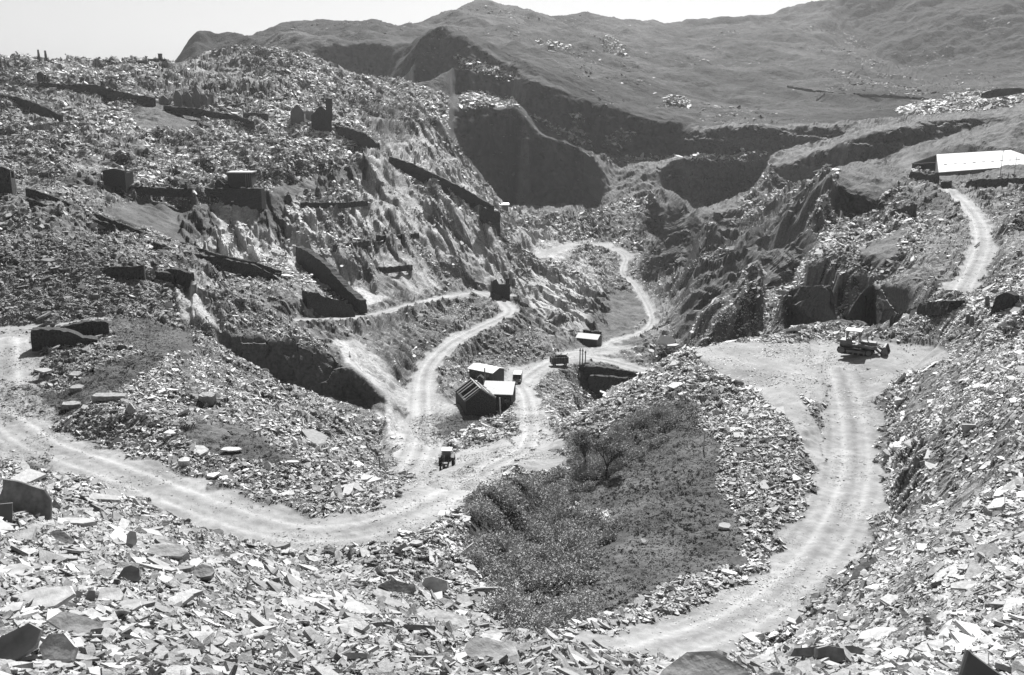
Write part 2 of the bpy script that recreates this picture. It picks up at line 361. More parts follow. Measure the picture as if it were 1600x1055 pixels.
# ------------------------------------------------------------------ what the ground is made of (all tied to plan positions)
def zone(polys, jit=5.0):
    """soft 0..1 weight of the listed outlines: (outline, nearest, farthest)"""
    jx = fbm(X, Y, 0.05*Y.clip(20, 400).mean(), 3, 31)*jit*3; jy = fbm(X+500, Y, 6.0, 3, 37)*jit*2
    W = np.zeros(X.shape)
    for s_, a, b in polys:
        pl = poly(s_); x0 = min(p[0] for p in pl)-30; x1 = max(p[0] for p in pl)+30
        m = (Y > a) & (Y < b) & (PX > x0) & (PX < x1)
        W[m] = np.maximum(W[m], inside(PX[m]+jx[m], PY[m]+jy[m], pl))
    return blur(blur(W, 1, 0), 1, 1)
GRASS = [
 ('1085,655;1125,700;1130,770;1152,830;1155,885;1060,905;1000,945;950,965;880,985;850,960;900,900;930,860;960,800;890,800;1000,700;1060,660', 50, 120),
 ('165,500;220,496;290,518;310,548;240,556;175,542', 110, 145),
 ('150,330;230,312;325,330;345,345;330,385;290,390;230,358', 180, 262),
 ('410,300;440,288;560,255;600,262;560,288;470,312;440,330;450,400;400,360', 180, 330),
 ('100,618;130,588;210,556;270,545;230,585;150,625;0,660;0,600', 88, 130),
 ('280,672;370,668;440,705;475,728;420,728;320,702', 70, 100),
 ('40,705;80,700;90,735;40,750', 70, 90),
 ('220,150;300,170;330,190;260,215;200,190', 300, 400),
 ('1300,255;1330,236;1460,228;1600,215;1800,210;1800,280;1480,285;1440,262;1400,285;1345,330;1310,300', 250, 430),
 ('1200,262;1250,240;1320,215;1400,195;1500,170;1650,140;1850,130;1850,262;1600,262;1480,262;1390,250;1300,262', 345, 560),
 ('1340,385;1420,350;1400,400;1360,420', 170, 260), ('1440,300;1485,290;1500,310;1470,330;1430,330', 220, 300),
 ('930,470;1000,450;1010,500;960,528;920,520', 240, 350),
 ('640,650;700,640;760,640;740,670;660,700', 110, 165), ('860,540;1010,520;1010,545;900,545', 230, 290),
]
BRACKEN = [
 ('735,790;800,768;890,742;880,690;960,680;1000,655;1070,630;1100,655;1060,685;1000,715;960,745;890,795;965,815;990,838;920,868;935,905;900,965;860,1002;800,990;765,930;722,860', 48, 125),
 ('880,960;920,930;935,985;880,1005', 48, 80),
]
SLAB = [
 ('520,535;560,530;600,560;650,610;655,690;630,700;560,610', 120, 190),
 ('270,440;330,445;352,500;345,520;280,505', 125, 175),
 ('280,335;320,325;430,320;440,400;330,425;290,395', 190, 262),
 ('400,300;470,310;560,250;600,240;705,190;790,318;905,380;960,480;930,530;860,510;800,450;700,450;560,480;470,450;430,380', 205, 500),
 ('600,640;650,650;650,740;590,745', 95, 130),
]
RIBS = [('1000,250;1200,245;1300,290;1330,330;1240,420;1180,500;1060,530;1020,500;1030,420;1000,370', 180, 560)]
PAD = [
 ('815,409;850,394;905,374;958,382;990,399;986,406;955,390;905,382;855,402;819,416', 350, 430),
 ('600,485;645,472;690,459;748,449;790,457;806,482;795,492;780,474;748,462;690,471;645,484;600,496', 190, 300),
 ('1110,545;1190,580;1250,620;1292,680;1296,735;1262,705;1225,650;1175,610;1120,580', 84, 130),
 ('1085,548;1135,535;1290,532;1460,540;1490,556;1400,592;1372,620;1290,630;1230,610;1180,582;1110,572', 93, 145),
 ('612,775;650,745;700,715;760,690;830,690;890,715;860,735;790,745;740,790;660,800', 72, 118),
 ('720,600;745,588;800,575;880,560;915,548;960,530;1000,545;900,566;850,590;815,620;850,640;890,700;815,700;812,640;760,625', 100, 245),
 ('0,508;60,512;60,520;30,560;15,600;60,690;0,740;-200,740;-200,500', 80, 138),
 ('640,605;700,630;730,612;745,622;700,650;670,650', 130, 200),
]
CLIFF = [
 ('703,172;760,168;805,170;850,213;905,230;925,240;948,290;936,316;790,321;765,292;740,262;720,232;703,196', 440, 548),
 ('704,110;760,116;810,124;850,132;950,168;1070,194;1078,244;1040,248;1000,246;945,244;905,226;850,208;815,160;704,150', 546, 640),
 ('612,128;640,66;690,50;740,64;800,100;820,122;704,106;690,130', 590, 770),
 ('1068,205;1110,200;1340,197;1310,215;1250,238;1200,244;1075,247', 512, 575),
 ('1045,250;1200,248;1200,262;1180,290;1145,318;1072,322;1040,300;1030,270', 486, 530),
 ('1205,264;1250,248;1310,225;1370,208;1430,192;1500,186;1570,176;1575,187;1500,205;1415,228;1390,245;1330,262;1265,292;1208,298', 420, 505),
 ('1303,280;1360,302;1392,318;1385,332;1330,346;1295,345', 250, 305),
 ('1235,452;1300,433;1360,440;1425,453;1430,495;1350,508;1280,514;1225,505', 138, 185),
 ('332,514;385,521;430,532;490,547;545,571;600,612;600,650;545,634;450,603;345,562', 130, 160),
 ('905,567;960,581;1015,593;1000,600;950,628;900,600', 192, 212), ('1030,540;1062,545;1062,585;1025,575', 198, 235),
 ('480,118;490,88;520,73;600,76;625,112;600,124', 770, 850),
 ('1010,330;1060,322;1105,350;1085,385;1040,385;1005,370', 370, 480), ('1000,400;1050,372;1090,395;1050,450;1000,440', 290, 400),
 ('1100,330;1150,325;1215,350;1200,385;1150,380', 380, 470), ('1190,400;1260,360;1300,350;1240,440;1190,470', 190, 280),
]
PATCH = [
 ('718,158;740,148;800,152;808,168;722,168', 525, 575), ('706,92;760,96;812,118;800,126;740,112;706,106', 560, 660),
 ('828,182;905,228;990,232;1000,205;970,206;930,226;885,175;905,176;915,186;885,205;850,186', 540, 620),
 ('940,247;1060,247;1060,252;940,252', 500, 560), ('1078,243;1200,243;1200,251;1078,252', 500, 545),
 ('1040,158;1075,160;1078,170;1040,168', 560, 900), ('1400,174;1440,163;1490,156;1520,150;1540,152;1640,146;1640,160;1590,163;1540,172;1480,176;1430,182', 480, 720),
 ('840,70;880,75;905,88;860,92', 700, 1400), ('940,62;960,70;985,95;965,100;940,85', 700, 1400),
 ('1155,345;1210,300;1310,268;1306,300;1240,310;1200,345', 330, 500), ('1200,262;1215,262;1170,330;1140,350', 400, 520),
 ('1400,290;1480,285;1500,310;1480,345;1400,330;1390,310', 240, 330),
]
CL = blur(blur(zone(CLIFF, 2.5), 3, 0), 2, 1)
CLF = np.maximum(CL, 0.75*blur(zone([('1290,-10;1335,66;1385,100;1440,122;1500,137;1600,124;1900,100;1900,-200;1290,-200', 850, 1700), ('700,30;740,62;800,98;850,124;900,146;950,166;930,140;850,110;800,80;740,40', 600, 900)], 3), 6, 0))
dL = np.diff(LL, axis=1, prepend=LL[:, :1]); defi = dL*0.72*CLF; dep = np.zeros_like(dL); acc = np.zeros(NU)
for j in range(NR-1, -1, -1):
    acc += defi[:, j]; g_ = acc*0.04*np.clip(1-1.5*CLF[:, j], 0, 1); dep[:, j] = g_; acc -= g_
LL = LL[:, :1]+np.cumsum(dL-defi+dep, 1); Z = Z/Y*np.exp(LL); Y = np.exp(LL); X = UU*Y
PA = zone([(p_, a_-80, b_+120) for p_, a_, b_ in PATCH], 2)
G, B, SL, RB, PD = zone(GRASS), zone(BRACKEN, 3), zone(SLAB), zone(RIBS), zone(PAD, 3)
sc_ = 1.0
far = np.clip((Y-420)/250, 0, 1)
MO = np.clip((Y-(560+40*fbm(X, Y, 60, 3, 3)))/25, 0, 1)*(PX > 480)
MO = np.maximum(MO, (Y > 700)*1.0)
near = np.clip((Y-5)/90, 0.12, 1)
smooth = 1-np.clip(np.maximum(np.maximum(G*0.75, PD*0.95), MO*0.6), 0, 1)
smooth *= (1-0.7*SL)*(1-0.7*CL)
_, _, _ = road_blend(X, Y, Z); RM = blur(NEARR.copy(), 3, 0)
smooth *= 1-0.95*RM
RB = RB*(1-CL)*(1-0.9*RM); SLB = SL*(1-0.9*RM)
RB[(Y > 430)] *= 0.25
RBD = RB*np.clip(0.6+3.2*fbm(X, Y, 26, 3, 171), 0, 1)
# large relief: heaps and gullies of tipped waste
r1 = fbm(X, Y, 34.0, 3, 41); r2 = fbm(X, Y, 9.0, 3, 51); r3 = fbm(X, Y*0.7, 2.6, 3, 61)
mid = np.clip((Y-130)/160, 0, 1)
Z = Z + smooth*(mid*(2.6*r1) + near*(1.5+1.3*mid)*r2*(0.5+0.7*mid) + near*(0.75+0.9*mid)*r3)
# gullied flanks of the mountains
gr = fbm(X*0.9+0.3*Y, Y*0.35, 120.0, 5, 71, 0.55)
Z = Z + MO*np.clip((Y-560)/300, 0, 1)*(-np.abs(gr)*18+6.5+fbm(X, Y, 40, 4, 77)*7)
# beds of slate: long planes that dip to the pit, broken by steps
def beds(cx, cy, L, s):
    c = cx*X+cy*Y + 0.22*L*fbm(X, Y, L*3.0, 3, s)*2
    k = np.floor(c/L); f = c/L-k
    w = hsh(k, k*0+np.floor((cy*X-cx*Y)/(L*3.1)+0.5*hsh(k, k, s)), s+3)      # each bed is broken along its length
    return w, f
w1, f1 = beds(0.90, 0.44, 7.0, 81); w2, f2 = beds(0.93, 0.36, 2.6, 85)
bed = w1**1.5*2.4*(np.clip(f1*11, 0, 1)-f1)+ w2*w2*1.1*(np.clip(f2*8, 0, 1)-f2)
cc = 0.92*X+0.39*Y; dd = 0.39*X-0.92*Y; stri = fbm(cc, dd*0.09, 1.8, 4, 181, 0.6)
s1, s2, sx, sy = cells(cc/4.2, dd/13.0, 183); s3, s4, sx2, sy2 = cells(cc/1.5, dd/5.0, 187)
facet = 2.0*(hsh(s1, s2, 184)-0.5)+2.6*(hsh(s1, s2, 185)-0.35)*sx + 0.7*(hsh(s3, s4, 188)-0.5)+0.9*(hsh(s3, s4, 189)-0.4)*sx2
Z = Z + SLB*(bed*np.clip(Y/200, 0.4, 1.25)+0.3*stri+facet*np.clip(Y/200, 0.5, 1.3))
w3, f3 = beds(0.80, 0.60, 17.0, 91); w4, f4 = beds(0.72, 0.70, 5.5, 95)
rib = (0.2+w3)*8.5*(np.clip(f3*3.2, 0, 1)-f3) + (0.2+w4)*2.6*(np.clip(f4*4, 0, 1)-f4)
Z = Z + RB*rib*np.clip(Y/300, 0.5, 1.2)
# walls of the big holes: joints and ledges
hb = 8.5; tz = Z/hb+0.5*fbm(X, Y, 60, 3, 191); fz = tz-np.floor(tz); st_ = np.floor(tz)+np.clip((fz-0.5)/0.34+0.5, 0, 1)
tw = (1-0.8*RB)*(1-0.5*SL)*np.clip((Y-150)/40, 0, 1)*np.clip((500-Y)/60, 0, 1)*(PX < 1420)*(1-0.95*RM)*(1-0.9*PD)*(1-CL)*(1-G)*np.clip(0.4+2.2*fbm(X, Y, 40, 3, 195), 0, 0.6)
Z = Z+tw*(st_-tz)*hb*0.8
q1, q2, _a, _b = cells(X/3.2+0.4*Z/3.2, Z/4.5-0.3*X/4.5, 147); q3, q4, _a, _b = cells(X/1.3+0.3*Z, Z/1.6-0.4*X/1.6, 149)
face = np.clip(CL+0.35*RB, 0, 1)
DY = face*(3.2*fbm(X+0.5*Z, Z*1.3, 14.0, 4, 141, 0.55)+1.5*(hsh(q1, q2, 148)-0.5)+0.7*(hsh(q3, q4, 150)-0.5))*np.clip(Y/300, 0.3, 1.4)
lz = Z/10.5+0.35*fbm(X, Y, 30, 3, 157)+0.15*hsh(q1, q1*0, 9); DY = DY-CL*np.clip(Y/300, 0.25, 1.3)*3.6*(lz-np.floor(lz)-0.5)*np.clip(1+2*fbm(X, Z, 25, 3, 159), 0.2, 1)
Y2 = Y+DY; Z = Z/Y*Y2; Y = Y2; X = UU*Y
Z, WR, ROFF = road_blend(X, Y, Z)
WR = np.maximum(WR, PD*(1-WR))
# stone-sized facets of the loose waste
cs = 2.0**np.round(np.log2(0.0065*Y.clip(30, 900))+0.35*fbm(X, Y, 12, 2, 7))
ci, cj, dx, dy = cells(X/cs/1.25, Y/cs, 5)
h0 = hsh(ci, cj, 11); tx = hsh(ci, cj, 12)-0.5; ty = hsh(ci, cj, 13)-0.5
BARE = np.clip((Y-470)/30, 0, 1)*(PX > 700) + ((Y > 405) & (PX > 1030))*1.0
BARE = np.clip(BARE+MO, 0, 1)*(1-PA)
SLS = SL*np.clip(1.1+3*fbm(X, Y, 13, 3, 161), 0.25, 1)
stone = np.clip(1-WR*1.2-G*(1-PA)-BARE*0.9-SLS*0.9-CL*(1-PA)*0.8-RBD*0.9, 0, 1)
Z = Z + stone*cs*(0.42*h0 + 0.9*tx*dx + 0.9*ty*dy)
Z = Z + WR*(0.10*fbm(X, Y, 1.4, 4, 19, 0.6) - 0.07*np.exp(-((np.abs(ROFF)-0.42)/0.13)**2)*(ROFF != 0))
Z = Z + G*(fbm(X, Y, 1.2, 3, 23)*0.25+fbm(X, Y, 5.0, 4, 24)*0.9*mid)
ma = at(1466, 270, 330); ca, sa = math.cos(math.radians(36)), math.sin(math.radians(36))
lx = (X-ma.x)*ca+(Y-ma.y)*sa; ly = -(X-ma.x)*sa+(Y-ma.y)*ca                     # level platform cut for the mill
w_ = np.clip((lx+14)/8, 0, 1)*np.clip((95-lx)/8, 0, 1)*np.clip((ly+9)/5, 0, 1)*np.clip((75-ly)/38, 0, 1)
Z = Z-np.maximum(Z-(ma.z-3.3), 0)*w_
gx = np.gradient(Z, axis=0)/np.maximum(np.gradient(X, axis=0), 1e-6)
slope = np.gradient(Z, axis=1)/np.maximum(np.gradient(Y, axis=1), 1e-6)
# colour of every patch (grey film, so greys)
tn = fbm(X, Y, 15.0, 4, 101)
tone = 0.12+0.07*tn + stone*(h0-0.5)*0.2
tone = tone + SLS*(0.34+0.10*(w2-0.5)+0.06*fbm(X, Y, 5, 4, 163)+0.10*stri+0.10*(hsh(s1, s2, 190)-0.5)-tone)
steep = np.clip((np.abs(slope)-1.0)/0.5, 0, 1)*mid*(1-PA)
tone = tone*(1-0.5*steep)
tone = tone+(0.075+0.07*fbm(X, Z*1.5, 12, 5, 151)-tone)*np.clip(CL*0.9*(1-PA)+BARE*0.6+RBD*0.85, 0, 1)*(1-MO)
tone = tone+(0.07+0.07*fbm(X, Y, 3.0, 5, 111)-tone)*G
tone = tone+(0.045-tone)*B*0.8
tone = tone+(0.042+0.06*fbm(X, Y, 70, 6, 121, 0.6)+0.05*fbm(X+0.5*Y, Y*0.3, 26, 5, 125, 0.6)-tone)*MO
tone = tone*(1-0.6*MO*np.clip((CLF-CL)/0.6, 0, 1))     # steep mountain flanks: shade painted into the tone
rt = 0.255+0.07*vnoise(ROFF*5.5+0.8*fbm(X, Y, 14, 3, 137), np.floor(X*0)+3, 5)*(ROFF != 0)+0.07*fbm(X, Y, 5.0, 6, 131, 0.65)+0.05*(hsh(ci, cj, 17)-0.5)+0.06*np.exp(-((np.abs(ROFF)-0.42)/0.13)**2)*(ROFF != 0)-0.04*np.exp(-(ROFF/0.16)**2)*(ROFF != 0)
tone = tone+(rt-tone)*np.clip(WR, 0, 1)
tone = np.clip(tone, 0.025, 0.6)
T2 = Z/Y; vis = T2 >= np.maximum.accumulate(T2, axis=1)-0.004

# ------------------------------------------------------------------ materials
def new_mat(name): 
    m = bpy.data.materials.new(name); m.use_nodes = True; m.node_tree.nodes.clear()
    return m, m.node_tree.nodes, m.node_tree.links
def attr_mat(name, rough=0.8, spec=0.35, var=0.25, scales=((1.2, 0.25), (7.0, 0.06)), nscale=2.0):
    m, n, l = new_mat(name)
    out = n.new('ShaderNodeOutputMaterial'); p = n.new('ShaderNodeBsdfPrincipled'); l.new(p.outputs[0], out.inputs[0])
    p.inputs['Roughness'].default_value = rough; p.inputs['Specular IOR Level'].default_value = spec
    a = n.new('ShaderNodeAttribute'); a.attribute_name = 'tone'
    tc = n.new('ShaderNodeTexCoord'); nz = n.new('ShaderNodeTexNoise'); nz.inputs['Scale'].default_value = nscale; nz.inputs['Detail'].default_value = 6
    l.new(tc.outputs['Object'], nz.inputs['Vector'])
    mr = n.new('ShaderNodeMapRange'); mr.inputs[1].default_value = 0.3; mr.inputs[2].default_value = 0.7; mr.inputs[3].default_value = 1-var; mr.inputs[4].default_value = 1+var
    l.new(nz.outputs[0], mr.inputs[0])
    mu = n.new('ShaderNodeMath'); mu.operation = 'MULTIPLY'; l.new(a.outputs['Fac'], mu.inputs[0]); l.new(mr.outputs[0], mu.inputs[1])
    l.new(mu.outputs[0], p.inputs['Base Color'])
    prev = None
    for sc, d in scales:
        t = n.new('ShaderNodeTexNoise'); t.inputs['Scale'].default_value = sc; t.inputs['Detail'].default_value = 5; t.inputs['Roughness'].default_value = 0.65
        l.new(tc.outputs['Object'], t.inputs['Vector'])
        b = n.new('ShaderNodeBump'); b.inputs['Strength'].default_value = 0.9; b.inputs['Distance'].default_value = d
        l.new(t.outputs[0], b.inputs['Height'])
        if prev: l.new(prev.outputs[0], b.inputs['Normal'])
        prev = b
    if prev: l.new(prev.outputs[0], p.inputs['Normal'])
    return m
M_land = attr_mat('slate_waste', 0.85, 0.25, 0.3, ((0.8, 0.35), (5.0, 0.08)))
M_road = attr_mat('crushed_slate_road', 0.9, 0.2, 0.12, ((3.0, 0.05), (14.0, 0.02)), 1.5)
M_hill = attr_mat('moorland', 0.95, 0.1, 0.4, ((0.03, 6.0), (0.15, 2.5), (0.5, 0.8)), 0.12)
M_waste = attr_mat('tipped_slate', 0.7, 0.35, 0.2, ((4.0, 0.04),), 3.0)
M_slab = attr_mat('loose_slate', 0.6, 0.35, 0.28, ((2.5, 0.05), (9.0, 0.02)), 4.0)
def grey(name, g, rough=0.8, spec=0.3, var=0.2, sc=3.0, bump=0.02, metal=0.0):
    m, n, l = new_mat(name)
    out = n.new('ShaderNodeOutputMaterial'); p = n.new('ShaderNodeBsdfPrincipled'); l.new(p.outputs[0], out.inputs[0])
    p.inputs['Roughness'].default_value = rough; p.inputs['Specular IOR Level'].default_value = spec; p.inputs['Metallic'].default_value = metal
    tc = n.new('ShaderNodeTexCoord'); nz = n.new('ShaderNodeTexNoise'); nz.inputs['Scale'].default_value = sc; nz.inputs['Detail'].default_value = 6
    l.new(tc.outputs['Object'], nz.inputs['Vector'])
    mr = n.new('ShaderNodeMapRange'); mr.inputs[1].default_value = 0.3; mr.inputs[2].default_value = 0.7; mr.inputs[3].default_value = g*(1-var); mr.inputs[4].default_value = g*(1+var)
    l.new(nz.outputs[0], mr.inputs[0]); l.new(mr.outputs[0], p.inputs['Base Color'])
    b = n.new('ShaderNodeBump'); b.inputs['Strength'].default_value = 0.8; b.inputs['Distance'].default_value = bump
    l.new(nz.outputs[0], b.inputs['Height']); l.new(b.outputs[0], p.inputs['Normal'])
    return m

# ------------------------------------------------------------------ land sheets
def mesh_obj(name, co, faces_flat, sizes, mat, tone_v=None, parent=None, smooth=False):
    me = bpy.data.meshes.new(name)
    me.vertices.add(len(co)); me.vertices.foreach_set('co', np.ascontiguousarray(co, np.float32).ravel())
    me.loops.add(len(faces_flat)); me.loops.foreach_set('vertex_index', faces_flat.astype(np.int32))
    st = np.concatenate([[0], np.cumsum(sizes)[:-1]]).astype(np.int32)
    me.polygons.add(len(sizes)); me.polygons.foreach_set('loop_start', st)
    if tone_v is not None:
        a = me.attributes.new('tone', 'FLOAT', 'POINT'); a.data.foreach_set('value', tone_v.astype(np.float32))
    me.update(calc_edges=True)
    me.polygons.foreach_set('use_smooth', np.full(len(sizes), bool(smooth)))
    me.materials.append(mat)
    o = bpy.data.objects.new(name, me); scene.collection.objects.link(o)
    if parent: o.parent = parent
    return o
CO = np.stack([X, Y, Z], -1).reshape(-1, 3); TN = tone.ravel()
qi = np.arange((NU-1)*(NR-1)); qa = (qi//(NR-1))*NR+qi % (NR-1)
QF = np.stack([qa, qa+NR, qa+NR+1, qa+1], 1)
wrf = WR.ravel()[QF].mean(1); yf = CO[:, 1][QF].mean(1); mof = MO.ravel()[QF].mean(1)
is_h = (mof > 0.5); is_r = (wrf > 0.5) & ~is_h; is_g = ~is_h & ~is_r
def sheet(name, mask, mat):
    f = QF[mask]; u, inv = np.unique(f.ravel(), return_inverse=True)
    o = mesh_obj(name, CO[u], inv, np.full(len(f), 4), mat, TN[u], smooth=(name != 'ground'))
    o['kind'] = 'structure'; return o
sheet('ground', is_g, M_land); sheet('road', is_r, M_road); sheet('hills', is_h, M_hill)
def gz(x, y):
    """height of the land at a plan position"""
    u = x/y; fi = np.clip((u-U0)/(U1-U0)*(NU-1), 0, NU-1.001); i = int(fi)
    r = []
    for k in (i, i+1):
        r.append(np.interp(math.log(y), np.log(Y[k]), Z[k]))
    return float(r[0]+(r[1]-r[0])*(fi-i))

# ------------------------------------------------------------------ loose slate lying over the waste
gxx = np.gradient(X, axis=0); gyy = np.gradient(Y, axis=1)
area = np.abs(gxx*gyy)
nx, ny, nz_ = -gx.clip(-1.5, 1.5), -slope.clip(-1.5, 1.5), np.ones(X.shape)
ln = np.sqrt(nx**2+ny**2+1); nx /= ln; ny /= ln; nz_ /= ln
TVF = np.clip(1+1.3*fbm(X+0.3*Y, Y*0.6, 30.0, 4, 251)*np.clip(Y/150, 0.3, 1), 0.4, 1.5)
rbk = np.clip((PX-1340)/60, 0, 1)*np.clip((150-Y)/30, 0, 1); TVF = TVF+rbk*(1.2-TVF)*0.7
def scatter(name, weight, size_px, med, cover, seed, mat, zmin, label, tonemu=0.30, tilt=0.35, smax=3.0):
    r = np.random.default_rng(seed)
    s0 = np.maximum(med, size_px*Y/1500.0)
    p = cover*weight*area/nz_/(0.55*s0*s0)*vis
    n = np.floor(p+r.random(p.shape)).astype(int)
    idx = np.repeat(np.arange(p.size), n.ravel().clip(0, 4))
    r.shuffle(idx)
    N = len(idx); print(name, N)
    x = X.ravel()[idx]+(r.random(N)-0.5)*gxx.ravel()[idx]*1.2; y = Y.ravel()[idx]+(r.random(N)-0.5)*gyy.ravel()[idx]*1.2; z = Z.ravel()[idx]
    z = z+slope.ravel()[idx].clip(-1.5, 1.5)*(y-Y.ravel()[idx])
    s = (s0.ravel()[idx]*np.exp(r.normal(0, 0.65, N))).clip(0, smax)
    s = np.minimum(s, 0.045*Y.ravel()[idx]); s = np.where(Y.ravel()[idx] > 150, s*(1-0.5*RM.ravel()[idx]), s)
    K = 5
    nrm = np.stack([nx.ravel()[idx], ny.ravel()[idx], nz_.ravel()[idx]], 1)
    nrm = nrm*0.8+np.array([0, 0, 0.6])+r.normal(0, tilt, (N, 3)); nrm /= np.linalg.norm(nrm, axis=1)[:, None]
    a = r.random(N)*2*np.pi; ref = np.stack([np.cos(a), np.sin(a), np.zeros(N)], 1)
    e1 = ref-nrm*(ref*nrm).sum(1)[:, None]; e1 /= np.linalg.norm(e1, axis=1)[:, None]+1e-9
    e2 = np.cross(nrm, e1)
    asp = 0.3+0.5*r.random(N); th = s*(0.03+0.11*r.random(N)**1.5)+0.01
    ang = (np.arange(K)[None]+0.7*(r.random((N, K))-0.5))/K*2*np.pi; rad = 0.30+0.32*r.random((N, K))
    px_ = np.cos(ang)*rad*s[:, None]; py_ = np.sin(ang)*rad*(s*asp)[:, None]
    base = np.stack([x, y, z+0.25*th+0.04*s], 1)
    P0 = base[:, None]+px_[..., None]*e1[:, None]+py_[..., None]*e2[:, None]
    top = P0+nrm[:, None]*(th/2)[:, None, None]; bot = P0-nrm[:, None]*(th/2)[:, None, None]
    co = np.concatenate([top, bot], 1).reshape(-1, 3)
    k = np.arange(K); kn = (k+1) % K
    quads = np.stack([k, k+K, kn+K, kn], 1)
    fl = np.concatenate([k, k[::-1]+K, quads.ravel()])
    F_ = (np.arange(N)[:, None]*2*K+fl[None]).ravel()
    sizes = np.tile(np.array([K, K]+[4]*K), N)
    tv = np.repeat((tonemu*TVF.ravel()[idx]*np.exp(r.normal(0, 0.30, N))).clip(0.06, 0.7), 2*K)
    o = mesh_obj(name, co, F_, sizes, mat, tv)
    o['label'] = label; o['category'] = 'slate rubble'; o['kind'] = 'stuff'
    return o
rub = np.clip(stone-B*1.0-steep*0.5-BARE*2-CL*(1-PA)*0.5-RBD*0.7, 0, 1)
rub = np.maximum(rub, PA*0.9*(Y > 300)*(1-(Y > 700)))
patch = np.clip(0.9+1.4*fbm(X, Y, 14.0, 3, 201), 0.6, 1.3)
nearw = (Y < 62)*1.0
rub = rub*(1+0.5*np.clip((PX-1340)/60, 0, 1)*(Y < 150))*(1-0.6*RM*(Y > 150))
fan = np.clip(0.85+3.2*fbm(X+0.4*Y, Y*0.45, 22.0, 4, 205), 0.10, 1.5)
scatter('slate_rubble', rub*nearw, 5.0, 0.10, 1.5, 3, M_slab, 0, 'thick spread of pale broken slate pieces covering the near slope', tilt=0.38, tonemu=0.24)
scatter('slate_slabs', rub*nearw*(0.3+patch)*(Y < 55), 10, 0.38, 0.17, 5, M_slab, 0, 'larger thin slate slabs lying among the smaller pieces on the near slope', tilt=0.16, smax=1.6)
scatter('slate_waste', rub*(1-nearw)*np.where(Y > 130, fan, patch)*(Y < 720), 2.2, 0.18, 0.95, 4, M_waste, 0, 'tips of broken slate covering the sides of the quarry beyond the near slope', tilt=0.5, tonemu=0.40)
scatter('bench_scree', PA*(Y > 300)*(Y < 1300)*np.clip(0.6+2*fbm(X, Y, 12, 3, 233), 0.1, 1), 3.6, 0.8, 0.9, 12, M_waste, 0, 'pale scree lying in patches on the benches of the far quarry walls and the moor', tilt=0.4, tonemu=0.5, smax=6)
scatter('hill_stones', MO*(Y < 1500)*np.clip(3*fbm(X, Y, 50, 4, 235)-0.25, 0, 1), 2.2, 0.8, 0.05, 13, M_waste, 0, 'small grey stones and outcrops scattered over the moor and mountain', tilt=0.4, tonemu=0.10, smax=5)
scatter('road_gravel', WR*(1-MO)*(Y < 240)*np.clip(0.35+2*fbm(X, Y, 4, 3, 231), 0.05, 1), 1.3, 0.07, 0.10, 9, M_slab, 0, 'loose slate chips spilled over the haul roads and the gravel pad', tilt=0.3, tonemu=0.26, smax=0.5)
scatter('waste_blocks', rub*(1-nearw)*(patch > 0.8)*(Y < 420), 7, 0.6, 0.07, 6, M_waste, 0, 'bigger blocks of slate scattered over the quarry tips', tilt=0.34, tonemu=0.42)

# ------------------------------------------------------------------ air of the valley
me = bpy.data.meshes.new('haze')
bx = [(-2600, -40, -110), (2600, -40, -110), (2600, 2900, -110), (-2600, 2900, -110), (-2600, -40, 260), (2600, -40, 260), (2600, 2900, 260), (-2600, 2900, 260)]
me.from_pydata(bx, [], [(0, 3, 2, 1), (4, 5, 6, 7), (0, 1, 5, 4), (1, 2, 6, 5), (2, 3, 7, 6), (3, 0, 4, 7)])
hz = bpy.data.objects.new('haze', me); scene.collection.objects.link(hz); hz['kind'] = 'stuff'
m, n, l = new_mat('valley_air'); out = n.new('ShaderNodeOutputMaterial'); pv = n.new('ShaderNodeVolumePrincipled')
pv.inputs['Color'].default_value = (0.9, 0.9, 0.9, 1); pv.inputs['Density'].default_value = 0.00010; pv.inputs['Anisotropy'].default_value = 0.2
l.new(pv.outputs[0], out.inputs['Volume']); me.materials.append(m)

